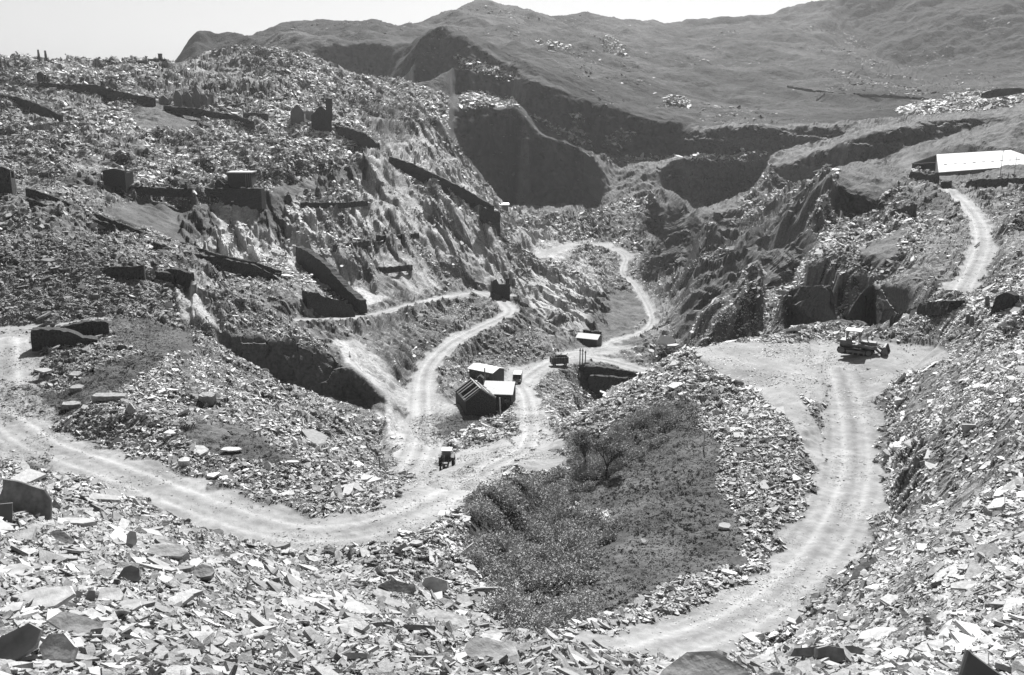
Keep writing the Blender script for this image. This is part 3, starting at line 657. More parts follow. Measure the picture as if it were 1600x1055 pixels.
# ------------------------------------------------------------------ helpers for things
FZ = Z/Y
def pick(px, py, off=0.0):
    """the point of the land seen at a picture position"""
    u, t = ray(px, py); fi = min(max((u-U0)/(U1-U0)*(NU-1), 0), NU-1.001); i = int(round(fi))
    c = FZ[i]; j = int(np.argmax(c >= t))
    if c[j] < t: j = len(c)-1
    if j > 0:
        w = (t-c[j-1])/(c[j]-c[j-1]+1e-12); y = Y[i, j-1]+w*(Y[i, j]-Y[i, j-1])
    else: y = Y[i, j]
    return Vector((u*y, y, t*y+off))
class MB:
    def __init__(self): self.v = []; self.f = []
    def add(self, vs, fs):
        n = len(self.v); self.v += [tuple(v) for v in vs]; self.f += [tuple(i+n for i in f) for f in fs]; return self
    def box(self, x0, x1, y0, y1, z0, z1, M=None):
        vs = [Vector(c) for c in ((x0, y0, z0), (x1, y0, z0), (x1, y1, z0), (x0, y1, z0), (x0, y0, z1), (x1, y0, z1), (x1, y1, z1), (x0, y1, z1))]
        if M is not None: vs = [M @ v for v in vs]
        return self.add(vs, [(0, 3, 2, 1), (4, 5, 6, 7), (0, 1, 5, 4), (1, 2, 6, 5), (2, 3, 7, 6), (3, 0, 4, 7)])
    def prism(self, pl, a, b, axis='y'):
        """outline in the plane across the axis, pushed from a to b along it"""
        def P_(p, h): return (p[0], h, p[1]) if axis == 'y' else ((h, p[0], p[1]) if axis == 'x' else (p[0], p[1], h))
        n = len(pl); vs = [P_(p, a) for p in pl]+[P_(p, b) for p in pl]
        return self.add(vs, [tuple(range(n)), tuple(range(2*n-1, n-1, -1))]+[(i, i+n, (i+1) % n+n, (i+1) % n) for i in range(n)])
    def tube(self, a, b, r0, r1=None, n=8):
        a, b = Vector(a), Vector(b); r1 = r0 if r1 is None else r1; d = (b-a).normalized()
        e = d.orthogonal().normalized(); g = d.cross(e); vs = []
        for c, r in ((a, r0), (b, r1)):
            for k in range(n): w = 2*math.pi*k/n; vs.append(c+r*(math.cos(w)*e+math.sin(w)*g))
        return self.add(vs, [tuple(range(n-1, -1, -1)), tuple(range(n, 2*n))]+[(i, (i+1) % n, (i+1) % n+n, i+n) for i in range(n)])
    def build(self, name, mat, parent=None, bevel=0):
        me = bpy.data.meshes.new(name); me.from_pydata(self.v, [], self.f); me.update(); me.materials.append(mat)
        import bmesh
        b = bmesh.new(); b.from_mesh(me); bmesh.ops.recalc_face_normals(b, faces=b.faces); b.to_mesh(me); b.free()
        o = bpy.data.objects.new(name, me); scene.collection.objects.link(o)
        if bevel: md = o.modifiers.new('b', 'BEVEL'); md.width = bevel; md.segments = 2; md.limit_method = 'ANGLE'
        if parent: o.parent = parent
        return o
def tag(o, label, cat, group=None):
    o['label'] = label; o['category'] = cat
    if group: o['group'] = group
    return o
def thing(name, loc, rz, label, cat, group=None):
    o = bpy.data.objects.new(name, None); scene.collection.objects.link(o)
    o.location = loc; o.rotation_euler = (0, 0, rz); return tag(o, label, cat, group)
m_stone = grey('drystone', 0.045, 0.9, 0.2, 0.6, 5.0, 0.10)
m_stone2 = grey('weathered_stone', 0.13, 0.9, 0.2, 0.4, 4.0, 0.06)
m_dark = grey('dark_paint', 0.045, 0.6, 0.4, 0.3, 3.0, 0.01)
m_black = grey('black_rubber', 0.02, 0.8, 0.3, 0.3, 5.0, 0.01)
m_yel = grey('worn_machine_paint', 0.12, 0.5, 0.4, 0.35, 2.5, 0.01)
m_steel = grey('rusty_steel', 0.10, 0.55, 0.5, 0.4, 4.0, 0.01)
m_tin = grey('pale_sheet_roof', 0.8, 0.38, 0.9, 0.06, 1.5, 0.01)
m_roof = grey('slate_roof', 0.38, 0.55, 0.4, 0.15, 4.0, 0.02)
m_wood = grey('weathered_timber', 0.16, 0.85, 0.2, 0.3, 8.0, 0.01)
m_palewood = grey('pale_timber', 0.42, 0.8, 0.2, 0.2, 8.0, 0.01)
m_glass = grey('dark_glass', 0.03, 0.15, 0.6, 0.05, 1.0, 0.0)
m_white = grey('white_paint', 0.7, 0.5, 0.4, 0.05, 1.0, 0.0)
m_bark = grey('bark', 0.05, 0.9, 0.1, 0.3, 6.0, 0.02)
m_leaf = grey('leaves', 0.12, 0.6, 0.3, 0.35, 1.5, 0.0)
m_fern = grey('bracken_fronds', 0.36, 0.85, 0.1, 0.4, 0.9, 0.0)
m_tuft = grey('rough_grass', 0.10, 0.8, 0.15, 0.35, 0.8, 0.0)
m_block = grey('slate_block', 0.20, 0.65, 0.4, 0.35, 3.5, 0.07)
m_pale = grey('pale_slate_block', 0.40, 0.6, 0.4, 0.25, 3.0, 0.06)
rg = random.Random(5)

# dry stone walls: (px, py of the foot, py of the top); rough coursed faces with a real thickness
def drywall(name, spec, label, cat='stone wall', th=0.9, mat=None, group=None, rough=0.65, sink=0.9, Yfix=None):
    pts = []
    for a in spec.split(';'):
        px, pb, pt_ = [float(q) for q in a.split(',')]
        p = pick(px, pb) if Yfix is None else at(px, pb, Yfix)
        h = ray(px, pt_)[1]*p.y-p.z; pts.append((p, max(h, 0.2)))
    if Yfix is None and len(pts) > 1:                     # one straight run in plan, just in front of the bank
        raw = [tuple(float(q) for q in a.split(',')) for a in spec.split(';')]
        xs_ = np.array([r_[0] for r_ in raw]); ys = np.log([p.y for p, _ in pts]); wt = np.exp(-((ys-np.median(ys))/0.12)**2)+1e-3
        A_ = np.stack([np.ones(len(xs_)), (xs_-xs_.mean())/100], 1); co_ = np.linalg.solve((A_*wt[:, None]).T @ A_+np.diag([1e-6, 0.02]), (A_*wt[:, None]).T @ ys)
        fit = np.exp(A_ @ co_)*0.994
        pts = []
        for (px, pb, pt_), yy in zip(raw, fit):
            q = at(px, pb, float(yy)); pts.append((q, max(ray(px, pt_)[1]*q.y-q.z, 0.2)))
    org = pts[0][0].copy(); cell = max(0.3, org.y*0.0022)
    S = []; tot = 0
    for (a, ha), (b, hb) in zip(pts[:-1], pts[1:]):
        n = max(1, min(60, int((b-a).length/cell/1.3)))
        for k in range(n): w = k/n; S.append((a.lerp(b, w), ha+(hb-ha)*w))
    S.append(pts[-1]); nh = max(2, min(14, int(max(h for _, h in pts)/cell)+1))
    mb = MB(); N = len(S); G_ = {}
    for side in (0, 1):
        for i, (p, h) in enumerate(S):
            q = S[min(i+1, N-1)][0]-S[max(i-1, 0)][0]; q.z = 0; q = q.normalized() if q.length > 0 else Vector((1, 0, 0)); nn = Vector((-q.y, q.x, 0))
            if nn.y < 0: nn = -nn
            for k in range(nh+1):
                zz = -sink+(h+sink)*k/nh
                j = rg.uniform(-1, 1)*0.3*cell*rough
                v = p-org+nn*(side*th+j-(0.06*zz if side == 0 else -0.06*zz)*0+0.08*(zz/max(h, 1))*th*(1-2*side))+Vector((0, 0, zz+(rg.uniform(-0.7, 0.35)*cell*rough if k == nh else 0)))
                G_[side, i, k] = len(mb.v); mb.v.append(tuple(v))
    for i in range(N-1):
        for k in range(nh):
            mb.f.append((G_[0, i, k], G_[0, i+1, k], G_[0, i+1, k+1], G_[0, i, k+1])); mb.f.append((G_[1, i+1, k], G_[1, i, k], G_[1, i, k+1], G_[1, i+1, k+1]))
        mb.f.append((G_[0, i, nh], G_[0, i+1, nh], G_[1, i+1, nh], G_[1, i, nh]))
    for i in (0, N-1):
        for k in range(nh): mb.f.append((G_[0, i, k], G_[0, i, k+1], G_[1, i, k+1], G_[1, i, k]))
    o = mb.build(name, mat or m_stone); o.location = org
    return tag(o, label, cat, group)
W = drywall
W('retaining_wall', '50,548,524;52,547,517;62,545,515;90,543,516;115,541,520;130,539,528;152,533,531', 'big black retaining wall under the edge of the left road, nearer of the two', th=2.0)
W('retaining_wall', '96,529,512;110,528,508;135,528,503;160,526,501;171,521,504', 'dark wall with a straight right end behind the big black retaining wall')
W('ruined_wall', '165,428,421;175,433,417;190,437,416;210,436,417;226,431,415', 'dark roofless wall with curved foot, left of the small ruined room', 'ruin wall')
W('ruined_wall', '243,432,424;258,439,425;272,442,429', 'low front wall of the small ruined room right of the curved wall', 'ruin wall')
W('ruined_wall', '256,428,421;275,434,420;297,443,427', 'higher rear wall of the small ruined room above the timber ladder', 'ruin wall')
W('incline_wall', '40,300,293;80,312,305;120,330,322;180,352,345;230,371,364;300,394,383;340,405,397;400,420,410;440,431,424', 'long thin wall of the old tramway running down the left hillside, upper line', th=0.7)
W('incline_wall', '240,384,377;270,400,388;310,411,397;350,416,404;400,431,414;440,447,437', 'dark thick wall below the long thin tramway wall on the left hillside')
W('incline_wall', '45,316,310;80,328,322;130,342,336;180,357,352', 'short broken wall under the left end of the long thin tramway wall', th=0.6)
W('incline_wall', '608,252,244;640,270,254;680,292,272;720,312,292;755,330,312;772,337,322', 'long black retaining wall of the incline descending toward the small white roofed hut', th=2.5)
W('buttress_wall', '752,338,322;760,352,326;775,362,330;782,366,331', 'stepped dark stone buttress at the foot of the long black incline wall')
W('retaining_wall', '524,206,196;545,214,200;570,228,208;590,241,224', 'dark ramp wall falling from the gabled ruin with the chimney')
W('incline_wall', '462,402,385;480,420,392;510,445,415;540,470,450;562,484,470', 'dark slanting wall among the slabs above the branch road', th=1.6)
W('retaining_wall', '480,480,456;500,492,458;515,494,470', 'dark stone pier beside the pale slab above the branch road', th=1.4)
W('retaining_wall', '510,490,464;530,496,468;545,496,476;555,494,482', 'dark wall right of the stone pier above the branch road')
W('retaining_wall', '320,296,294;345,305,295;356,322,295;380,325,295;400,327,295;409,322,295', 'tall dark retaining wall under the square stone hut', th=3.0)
W('field_wall', '180,294,291;220,297,292;260,302,293;300,302,295', 'low dark wall edging the shelf left of the square stone hut', th=0.7)
W('old_wall', '60,135,128;100,138,131;145,145,131;148,152,132;200,158,146;240,163,152', 'long dark wall of the roofless works below the left skyline', th=1.5)
W('old_wall', '0,152,146;30,162,152;60,176,163;95,190,179', 'dark wall running down from the left edge of the photo near the top')
W('old_wall', '45,205,198;75,201,192;110,197,190', 'short wall at the foot of the dark slope near the top left corner', th=0.7)
W('old_wall', '255,172,165;300,178,168;330,186,174;370,190,180;395,198,189', 'dark base wall under the roofless barracks')
W('old_wall', '380,184,176;400,186,175;418,187,178', 'short dark wall right of the roofless barracks')
W('old_wall', '340,168,166;380,163,161;420,158,156;450,154,152', 'thin pale edged tramway wall rising to the right of the barracks', th=0.6)
W('old_wall', '472,320,316;500,321,316;540,320,316;575,317,313', 'thin level wall along the upper ledge of the slab slope', th=0.6)
W('old_wall', '524,388,383;550,384,379;580,379,375', 'thin level wall along the lower ledge of the slab slope', th=0.6)
W('old_wall', '590,372,368;620,371,367;655,368,364', 'low wall on the ledge in the middle of the slab slope', th=0.6)
W('old_wall', '590,424,418;620,420,416;645,417,413', 'low wall on the bottom ledge of the slab slope', th=0.6)
W('retaining_wall', '912,579,572;940,583,574;965,588,577;1000,592,583;1012,592,586', 'dark wall under the road at the top of the small pit beside the posts', th=1.0)
W('retaining_wall', '920,600,586;945,616,588;965,612,590;985,604,590', 'lower dark wall down inside the small pit beside the posts', th=1.0)
W('ruined_wall', '1391,331,330;1400,335,327;1412,337,323;1426,336,318', 'dark triangular ruined wall among pale slabs left of the upper right road', 'ruin wall')
W('ruined_wall', '1420,278,268;1435,282,269;1445,284,273;1462,285,270', 'dark roofless walls standing at the left end of the bright roofed mill', 'ruin wall')
W('ruined_wall', '1534,150,146;1545,151,142;1565,148,138;1585,145,136;1600,142,138;1640,140,135', 'ruined wall on the rubble mound at the upper right edge', 'ruin wall', Yfix=500)
W('field_wall', '1230,135,133;1260,141,139;1290,145,143;1330,148,146;1400,152,149;1450,155,153;1475,156,154', 'long boundary wall crossing the moor above the right cliffs', th=0.8)
W('field_wall', '1244,181,179;1262,168,166;1276,157,155;1289,147,145', 'boundary wall running up to meet the long moor wall', th=0.8)
W('quarry_wall', '1390,506,494;1420,497,482;1450,487,474;1480,482,470;1500,482,469;1506,486,470', 'long dark wall behind the dozer pad under the right hand bank', th=1.5)
W('quarry_wall', '1548,490,482;1553,488,462;1568,484,455;1582,478,462', 'dark rough wall by the leaning stone on the right bank', th=1.5)
W('loading_bank', '1508,292,284;1530,294,280;1560,291,279;1595,287,278', 'dark stone bank in front of the bright roofed mill', th=2)
W('loading_bank', '1470,290,284;1487,291,282', 'short dark wall at the corner of the bright roofed mill', th=1.0)

# roofless buildings -------------------------------------------------
def wallbox(mb, x0, x1, y, th, z0, z1, holes=()):
    """upright wall along x with window holes (x0, x1, z0, z1)"""
    xs = sorted({x0, x1, *[h[0] for h in holes], *[h[1] for h in holes]})
    for a, b in zip(xs[:-1], xs[1:]):
        hs = sorted([(h[2], h[3]) for h in holes if h[0] <= a and h[1] >= b]); z = z0
        for c, d in hs: 
            if c > z: mb.box(a, b, y, y+th, z, c)
            z = d
        if z < z1: mb.box(a, b, y, y+th, z, z1)
def ruin(name, px, py, W_, D_, H_, yaw, label, gable=0, chimney=None, holes=(), mat=m_stone):
    p = pick(px, py); t = thing(name, p, yaw, label, 'ruined building')
    mb = MB(); wallbox(mb, -W_/2, W_/2, -D_/2, 0.6, -2, H_, holes); w = mb.build('front_wall', mat, t)
    for x in (-W_/2, W_/2-0.6):
        mb = MB(); mb.box(x+0.003, x+0.597, -D_/2+0.6, D_/2-0.6, -2, H_*rg.uniform(0.6, 0.95)); mb.build('side_wall', mat, t)
    mb = MB(); wallbox(mb, -W_/2, W_/2, D_/2-0.6, 0.6, -2, H_*0.9); mb.build('rear_wall', mat, t)
    if gable:
        mb = MB(); mb.prism([(-W_/2, H_), (W_/2, H_), (0.4, H_+gable), (-0.4, H_+gable)], -D_/2+0.003, -D_/2+0.597); mb.build('gable', mat, t)
    if chimney:
        mb = MB(); cx, cw, ch = chimney; mb.box(cx-cw/2, cx+cw/2, -D_/2-0.1, -D_/2+1.5, H_*0.5, ch); mb.box(cx-cw/2-0.15, cx+cw/2+0.15, -D_/2-0.25, -D_/2+1.65, ch, ch+0.3); mb.build('chimney', mat, t)
    return t
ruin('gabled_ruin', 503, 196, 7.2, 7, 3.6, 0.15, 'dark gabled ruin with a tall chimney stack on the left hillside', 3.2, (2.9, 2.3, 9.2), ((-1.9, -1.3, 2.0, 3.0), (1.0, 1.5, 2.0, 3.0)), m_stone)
ruin('ruined_hut', 466, 190, 5, 4, 3.4, 0.1, 'pale grey gable end left of the dark chimney ruin', 2.6, None, (), m_stone2)
ruin('ruined_hut', 481, 189, 4.5, 4, 3.6, 0.2, 'low grey roofless hut between the pale gable and the chimney ruin', 0, None, (), m_stone2)
ruin('ruined_hut', 248, 98, 9, 5, 1.7, 0.0, 'broken walls standing on the left skyline', 0, (1.6, 1.6, 4.0), (), m_stone)
ruin('ruined_hut', 225, 99, 4.5, 4, 1.4, 0.0, 'low stone stump just left of the broken walls on the skyline', 0, None, (), m_stone)
ruin('ruined_hut', 66, 129, 2.6, 2.6, 3.2, 0.0, 'small dark square hut at the left end of the long roofless works', 0.8, None, (), m_stone)
ruin('ruined_hut', 8, 301, 3.4, 3, 4.4, 0.2, 'dark stone stump at the left edge of the photo', 0.6, None, (), m_stone)
ruin('ruined_hut', 186, 289, 5.2, 4, 3.3, -0.1, 'small dark hut standing alone on the shelf left of the square hut', 0.5, None, (), m_stone)
b = pick(290, 168); t = thing('barracks_ruin', b, -0.12, 'roofless barracks with square pillars and door gaps on the left hillside', 'ruined building')
mb = MB(); mb.box(-6, 9, 5.0, 5.7, -2, 4.8); mb.build('rear_wall', m_stone2, t)
for x, h, w in ((-8.2, 4.2, 3.6), (-2.6, 6.2, 3.0), (1.6, 5.4, 2.4), (4.9, 7.0, 2.6), (8.2, 4.6, 2.0)):
    mb = MB(); mb.box(x-w/2, x+w/2, -0.8, 0, -2, h*0.72); mb.prism([(x-w/2, h*0.72), (x+w/2, h*0.72), (x+0.3, h), (x-0.5, h)], -0.797, -0.003); mb.build('pier', m_stone2, t)
for a_, b_, h in ((-9, -7.5, 3.5), (7.8, 8.5, 4.0)): mb = MB(); mb.box(a_, b_, 0.003, 5, -2, h); mb.build('cross_wall', m_stone2, t)
for px, py, h, lb in ((62, 97, 5.2, 'left one of the two tall stone gate pillars on the skyline'), (73, 98, 4.8, 'right one of the two tall stone gate pillars on the skyline')):
    p = pick(px, py); p = Vector((p.x, p.y, p.z-0.5)); mb = MB(); mb.prism([(-0.9, 0), (0.9, 0), (0.75, h*0.55), (-0.6, h*0.55)], -0.8, 0.8); mb.prism([(-0.55, h*0.55), (0.35, h*0.55), (0.0, h+1.0), (-0.4, h+1.0)], -0.5, 0.5)
    o = mb.build('stone_pillar', m_stone); o.location = p; tag(o, lb, 'stone pillar', 'pillars on the skyline')

# square hut on the retaining wall
p = pick(375, 294); t = thing('stone_hut', p, 0.0, 'square dark stone hut with a flat pale roof above the tall retaining wall', 'hut')
mb = MB(); mb.box(-2.9, 2.9, 0, 4.5, -1.5, 3.6); mb.build('wall', m_stone, t)
mb = MB(); mb.box(-3.1, 3.1, -0.15, 4.8, 3.6, 3.85); mb.build('roof', m_roof, t)
mb = MB(); mb.box(1.45, 1.6, -0.06, -0.003, 0, 3.55); mb.box(2.0, 2.1, -0.06, -0.003, 0, 3.55); mb.box(2.5, 2.6, -0.06, -0.003, 0, 3.55); mb.build('door_frame', m_wood, t)
W('ruined_wall', '336,293,285;342,293,280;350,293,287;358,293,288', 'low broken wall against the left side of the square stone hut', 'ruin wall')

# gable-roofed buildings -----------------------------------------------
def house(name, loc, yaw, L, D, H_, R, label, wall=m_stone, roof=m_tin, eave=0.25, sink=1.5, door=True, win=()):
    t = thing(name, loc, yaw, label, 'hut')
    mb = MB(); mb.prism([(-D/2, -sink), (D/2, -sink), (D/2, H_), (0, H_+R), (-D/2, H_)], -L/2, L/2, 'x'); mb.build('wall', wall, t)
    for sgn in (-1, 1):
        sl = R/(D/2); y1 = sgn*(D/2+eave); z1 = H_-eave*sl+0.02; mb = MB()
        mb.add([(-L/2-eave, 0, H_+R+0.02), (L/2+eave, 0, H_+R+0.02), (L/2+eave, y1, z1), (-L/2-eave, y1, z1), (-L/2-eave, 0, H_+R+0.14), (L/2+eave, 0, H_+R+0.14), (L/2+eave, y1, z1+0.1), (-L/2-eave, y1, z1+0.1)],
               [(0, 1, 2, 3), (4, 5, 6, 7), (0, 1, 5, 4), (1, 2, 6, 5), (2, 3, 7, 6), (3, 0, 4, 7)]); mb.build('roof', roof, t)
    if door: mb = MB(); mb.box(-0.45, 0.45, -D/2-0.05, -D/2-0.003, -0.5, 1.9); mb.build('door', m_dark, t)
    for x in win: mb = MB(); mb.box(x-0.4, x+0.4, -D/2-0.04, -D/2-0.003, 0.9, 1.7); mb.build('window', m_glass, t)
    return t
c = pick(760, 596); house('tin_roofed_cabin', c+Vector((0, 1.6, 0)), -0.62, 5.4, 3.6, 2.0, 0.5, 'small cabin with a bright white sheet roof behind the ruined shed', m_dark, m_tin, win=(-1.6, 1.5))
c = pick(788, 641)
t = house('quarry_building', Vector((c.x-1.6, c.y+3.4, c.z+0.1)), -0.12, 6.2, 6.2, 2.6, 1.1, 'broad building with a pale slate roof and dark front beside the ruined shed', m_stone, m_roof, eave=0.3, sink=3, win=(-2.2, 2.4))
mb = MB(); mb.box(-2.6, -1.7, -1.9, -1.0, 3.0, 4.7); mb.prism([(-2.75, 4.7), (-1.55, 4.7), (-2.15, 5.2)], -2.0, -0.9); mb.build('dormer', m_stone, t)
mb = MB(); mb.tube((-1.7, 0.4, 3.6), (-1.7, 0.4, 5.9), 0.12); mb.build('chimney_pipe', m_steel, t)
c = pick(745, 650); t = thing('ruined_shed', Vector((c.x-0.3, c.y+3.2, c.z)), 0.30, 'roofless stone shed with bare pale rafters in front of the slate roofed building', 'ruined building')
mb = MB(); mb.prism([(-2.4, -3), (2.4, -3), (2.4, 2.5), (0, 4.2), (-2.4, 2.5)], -3.2, -2.7); mb.build('gable_wall', m_stone, t)
mb = MB(); mb.prism([(-2.4, -3), (2.4, -3), (2.4, 2.5), (0, 4.2), (-2.4, 2.5)], 2.7, 3.2); mb.build('gable_wall', m_stone, t)
for x in (-2.4, 1.95):
    mb = MB(); mb.box(x, x+0.45, -2.7, 2.7, -3, 2.3); mb.build('side_wall', m_stone, t)
for k in range(6):
    y = -2.6+k*1.04
    for sgn in (-1, 1):
        if (k, sgn) in ((2, -1), (4, 1)): continue
        mb = MB(); mb.tube((0, y, 4.3), (sgn*2.55, y, 2.55), 0.09, n=4); mb.build('rafter', m_palewood, t)
mb = MB(); mb.tube((0, -3.1, 4.3), (0, 3.1, 4.3), 0.1, n=4); mb.tube((1.3, -3.1, 3.45), (1.3, 3.1, 3.45), 0.07, n=4); mb.build('purlin', m_palewood, t)
mb = MB(); mb.tube((3.1, -3.4, -1.6), (3.0, -3.2, 2.6), 0.11, n=6); mb.build('prop', m_palewood, t)
c = pick(925, 541); house('quarry_hut', c+Vector((-0.6, 1.6, 0)), -0.42, 5.4, 3.8, 2.0, 0.75, 'small gabled hut with a light roof at the far end of the quarry yard', m_dark, m_roof, win=(-1.4,))
W('ruined_wall', '911,522,515;920,525,517;926,526,518', 'short dark wall just behind the light roofed gabled hut', 'ruin wall')
W('ruined_wall', '927,525,517;934,526,517;940,524,519', 'broken end wall right of the short dark wall behind the gabled hut', 'ruin wall')
c = pick(787, 325); house('white_roofed_hut', c+Vector((0, 2, 0)), 0.0, 4.4, 3.4, 1.4, 0.6, 'tiny distant hut with a white roof at the foot of the long incline wall', m_stone2, m_tin, door=False)
c = pick(783, 465); t = thing('drumhouse_ruin', c, 0.1, 'dark roofless drum house beside the switchback bend', 'ruined building')
mb = MB(); mb.box(-2.4, 2.4, 0, 0.8, -2, 3.6); mb.prism([(-2.4, 3.6), (-0.6, 3.6), (-1.2, 5.0), (-2.2, 4.6)], 0.003, 0.797); mb.build('front_wall', m_stone, t)
mb = MB(); mb.box(-2.4, -1.7, 0.8, 5, -2, 4.2); mb.box(1.7, 2.4, 0.8, 5, -2, 3.2); mb.build('side_wall', m_stone, t)
mb = MB(); mb.box(1.3, 2.2, 0.01, 0.9, 3.6, 5.2); mb.build('pier', m_stone, t)
W('retaining_wall', '766,464,456;772,467,459;779,470,463', 'dark sloping bank wall under the drum house ruin', th=1.5)

# mill with the bright roof
a = at(1466, 270, 330); L_ = 72.0
t = thing('slate_mill', Vector((a.x, a.y, a.z-3.3)), math.radians(36), 'very long mill with a bright white roof at the right edge of the photo', 'mill')
mb = MB(); wallbox(mb, 0, L_, 0, 0.6, -3, 3.3, [(x, x+1.2, 0.8, 2.6) for x in (12, 19, 27, 33, 41, 49, 56)]); mb.add([(0, 0.01, -3), (22.9, 15.1, -3), (22.9, 15.1, 7.5), (0, 0.01, 3.25), (0.8, 0.01, -3), (23.7, 15.1, -3), (23.7, 15.1, 7.5), (0.8, 0.01, 3.25)], [(0, 1, 2, 3), (4, 5, 6, 7), (0, 1, 5, 4), (1, 2, 6, 5), (2, 3, 7, 6), (3, 0, 4, 7)]); mb.box(32, L_, 29.4, 30, -3, 3.3); mb.box(L_-0.6, L_, 0.6, 29.4, -3, 3.3); mb.build('wall', m_stone2, t)
rf = [(-0.3, -0.4), (L_+0.4, -0.4), (L_+0.4, 15), (22.7, 15)]
mb = MB(); fq = [(0, 1, 2, 3), (4, 5, 6, 7), (0, 1, 5, 4), (1, 2, 6, 5), (2, 3, 7, 6), (3, 0, 4, 7)]; zz = (3.3, 3.3, 7.6, 7.6)
mb.add([(x, y, z) for (x, y), z in zip(rf, zz)]+[(x, y, z+0.2) for (x, y), z in zip(rf, zz)], fq)
bk = [(22.7, 15, 7.6), (L_+0.4, 15, 7.6), (L_+0.4, 30.4, 3.3), (32, 30.4, 3.3)]
mb.add(bk+[(x, y, z+0.2) for x, y, z in bk], fq)
m_mill = grey('bright_mill_roof', 0.66, 0.5, 0.7, 0.04, 0.6, 0.01); mb.build('roof', m_mill, t)
for x in range(8, 60, 6): mb = MB(); mb.box(x+4, x+5.6, 5.3, 5.7, 4.9, 5.3); mb.build('roof_vent', m_roof, t)
for px, py, h, lb in ((1562, 268, 7.0, 'taller thin utility pole with a crossarm in front of the bright mill roof'), (1584, 266, 4.2, 'shorter thin pole in front of the bright mill roof, right of the taller one')):
    p = at(px, py+12, 300); mb = MB(); mb.tube((0, 0, -1), (0.15, 0, h+2), 0.09, 0.06, 6)
    t = thing('utility_pole', p, 0, lb, 'pole'); mb.build('pole', m_wood, t); mb = MB(); mb.box(-0.5, 0.6, -0.05, 0.05, h+1.2, h+1.32); mb.build('crossarm', m_wood, t)

# ------------------------------------------------------------------ vehicles
p = pick(1346, 556); p.z = gz(p.x, p.y)
t = thing('tracked_loader', p+Vector((0, 1.0, 0.02)), math.radians(-27), 'dark tracked bulldozer with a pale roofed cab and raised front bucket on the gravel pad', 'bulldozer')
for sy in (-1.0, 1.0):
    mb = MB(); pr = [(-1.95, 0.05), (1.35, 0.05), (1.75, 0.3), (1.75, 0.6), (1.35, 0.82), (-1.95, 1.0), (-2.45, 0.9), (-2.55, 0.45), (-2.35, 0.15)]
    mb.prism(pr, sy-0.24, sy+0.24); tr = mb.build('track', m_black, t, 0.03)
    for k in range(16): mb = MB()
    mb = MB()
    for k in range(14): mb.box(-1.9+k*0.25, -1.84+k*0.25, sy-0.25, sy+0.25, 0.0, 0.06)
    mb.build('track_grouser', m_steel, tr)
    s2 = -1 if sy < 0 else 1
    mb = MB(); mb.tube((-2.0, sy+s2*0.2, 0.53), (-2.0, sy+s2*0.33, 0.53), 0.40, n=16); mb.tube((-2.0, sy+s2*0.3, 0.53), (-2.0, sy+s2*0.38, 0.53), 0.2, n=12); mb.build('sprocket', m_yel, tr)
    mb = MB(); mb.tube((1.3, sy+s2*0.2, 0.45), (1.3, sy+s2*0.3, 0.45), 0.32, n=16); mb.build('idler', m_yel, tr)
    mb = MB(); mb.box(-1.4, 0.9, sy-0.27, sy+0.27, 0.35, 0.62); mb.build('track_frame', m_yel, tr)
    for k in range(4): mb = MB(); mb.tube((-1.2+k*0.65, sy+s2*0.2, 0.22), (-1.2+k*0.65, sy+s2*0.28, 0.22), 0.14, n=10); mb.build('roller', m_steel, tr)
mb = MB(); mb.box(0.15, 2.05, -0.5, 0.5, 0.75, 1.72); mb.box(-2.1, 0.15, -0.72, 0.72, 0.7, 1.15); mb.build('engine_hood', m_yel, t, 0.06)
mb = MB()
for k in range(8): mb.box(2.053, 2.09, -0.44, 0.44, 0.85+k*0.1, 0.90+k*0.1)
mb.build('grille', m_dark, t)
mb = MB(); mb.box(-2.3, -1.3, -0.8, 0.8, 1.15, 1.75); mb.build('fuel_tank', m_yel, t, 0.05)
cab = MB(); cab.box(-1.62, 0.07, -0.74, 0.74, 1.153, 1.25); cab = cab.build('cab', m_dark, t)
for x in (-1.55, 0.0):
    for y in (-0.68, 0.68): mb = MB(); mb.box(x-0.05, x+0.05, y-0.05, y+0.05, 1.25, 2.95); mb.build('post', m_dark, cab)
mb = MB(); mb.box(-1.5, -0.8, -0.7, -0.64, 1.25, 1.9); mb.build('side_panel', m_yel, cab)
mb = MB(); mb.box(-1.75, 0.2, -0.85, 0.85, 2.95, 3.07); mb.build('roof', m_white, cab)
mb = MB(); mb.box(-1.58, -1.54, -0.6, 0.6, 1.9, 2.85); mb.build('rear_window', m_glass, cab)
mb = MB(); mb.box(-1.1, -0.55, -0.3, 0.3, 1.15, 1.5); mb.box(-1.2, -1.05, -0.3, 0.3, 1.5, 2.1); mb.build('seat', m_white, t, 0.04)
mb = MB(); mb.tube((0.9, 0.25, 1.7), (0.9, 0.25, 2.75), 0.06); mb.tube((0.9, 0.25, 2.1), (0.9, 0.25, 2.5), 0.09); mb.build('exhaust_pipe', m_steel, t)
for sy in (-0.95, 0.95):
    mb = MB(); mb.prism([(-0.2, 1.35), (0.1, 1.5), (2.2, 1.15), (2.95, 0.5), (2.8, 0.35), (2.0, 0.9), (-0.1, 1.2)], sy-0.07, sy+0.07); mb.build('lift_arm', m_yel, t)
    mb = MB(); mb.tube((0.5, sy*0.8, 1.2), (2.4, sy*0.8, 1.35), 0.07); mb.tube((1.6, sy*0.8, 1.3), (3.1, sy*0.8, 1.25), 0.045); mb.build('hydraulic_ram', m_palewood, t)
mb = MB(); o_ = [(2.75, 0.05), (3.85, 0.02), (3.9, 0.08), (3.0, 0.35), (2.85, 0.75), (3.05, 1.3), (3.25, 1.42), (3.2, 1.48), (2.95, 1.4), (2.7, 0.8)]
mb.prism(o_, -1.2, 1.2)
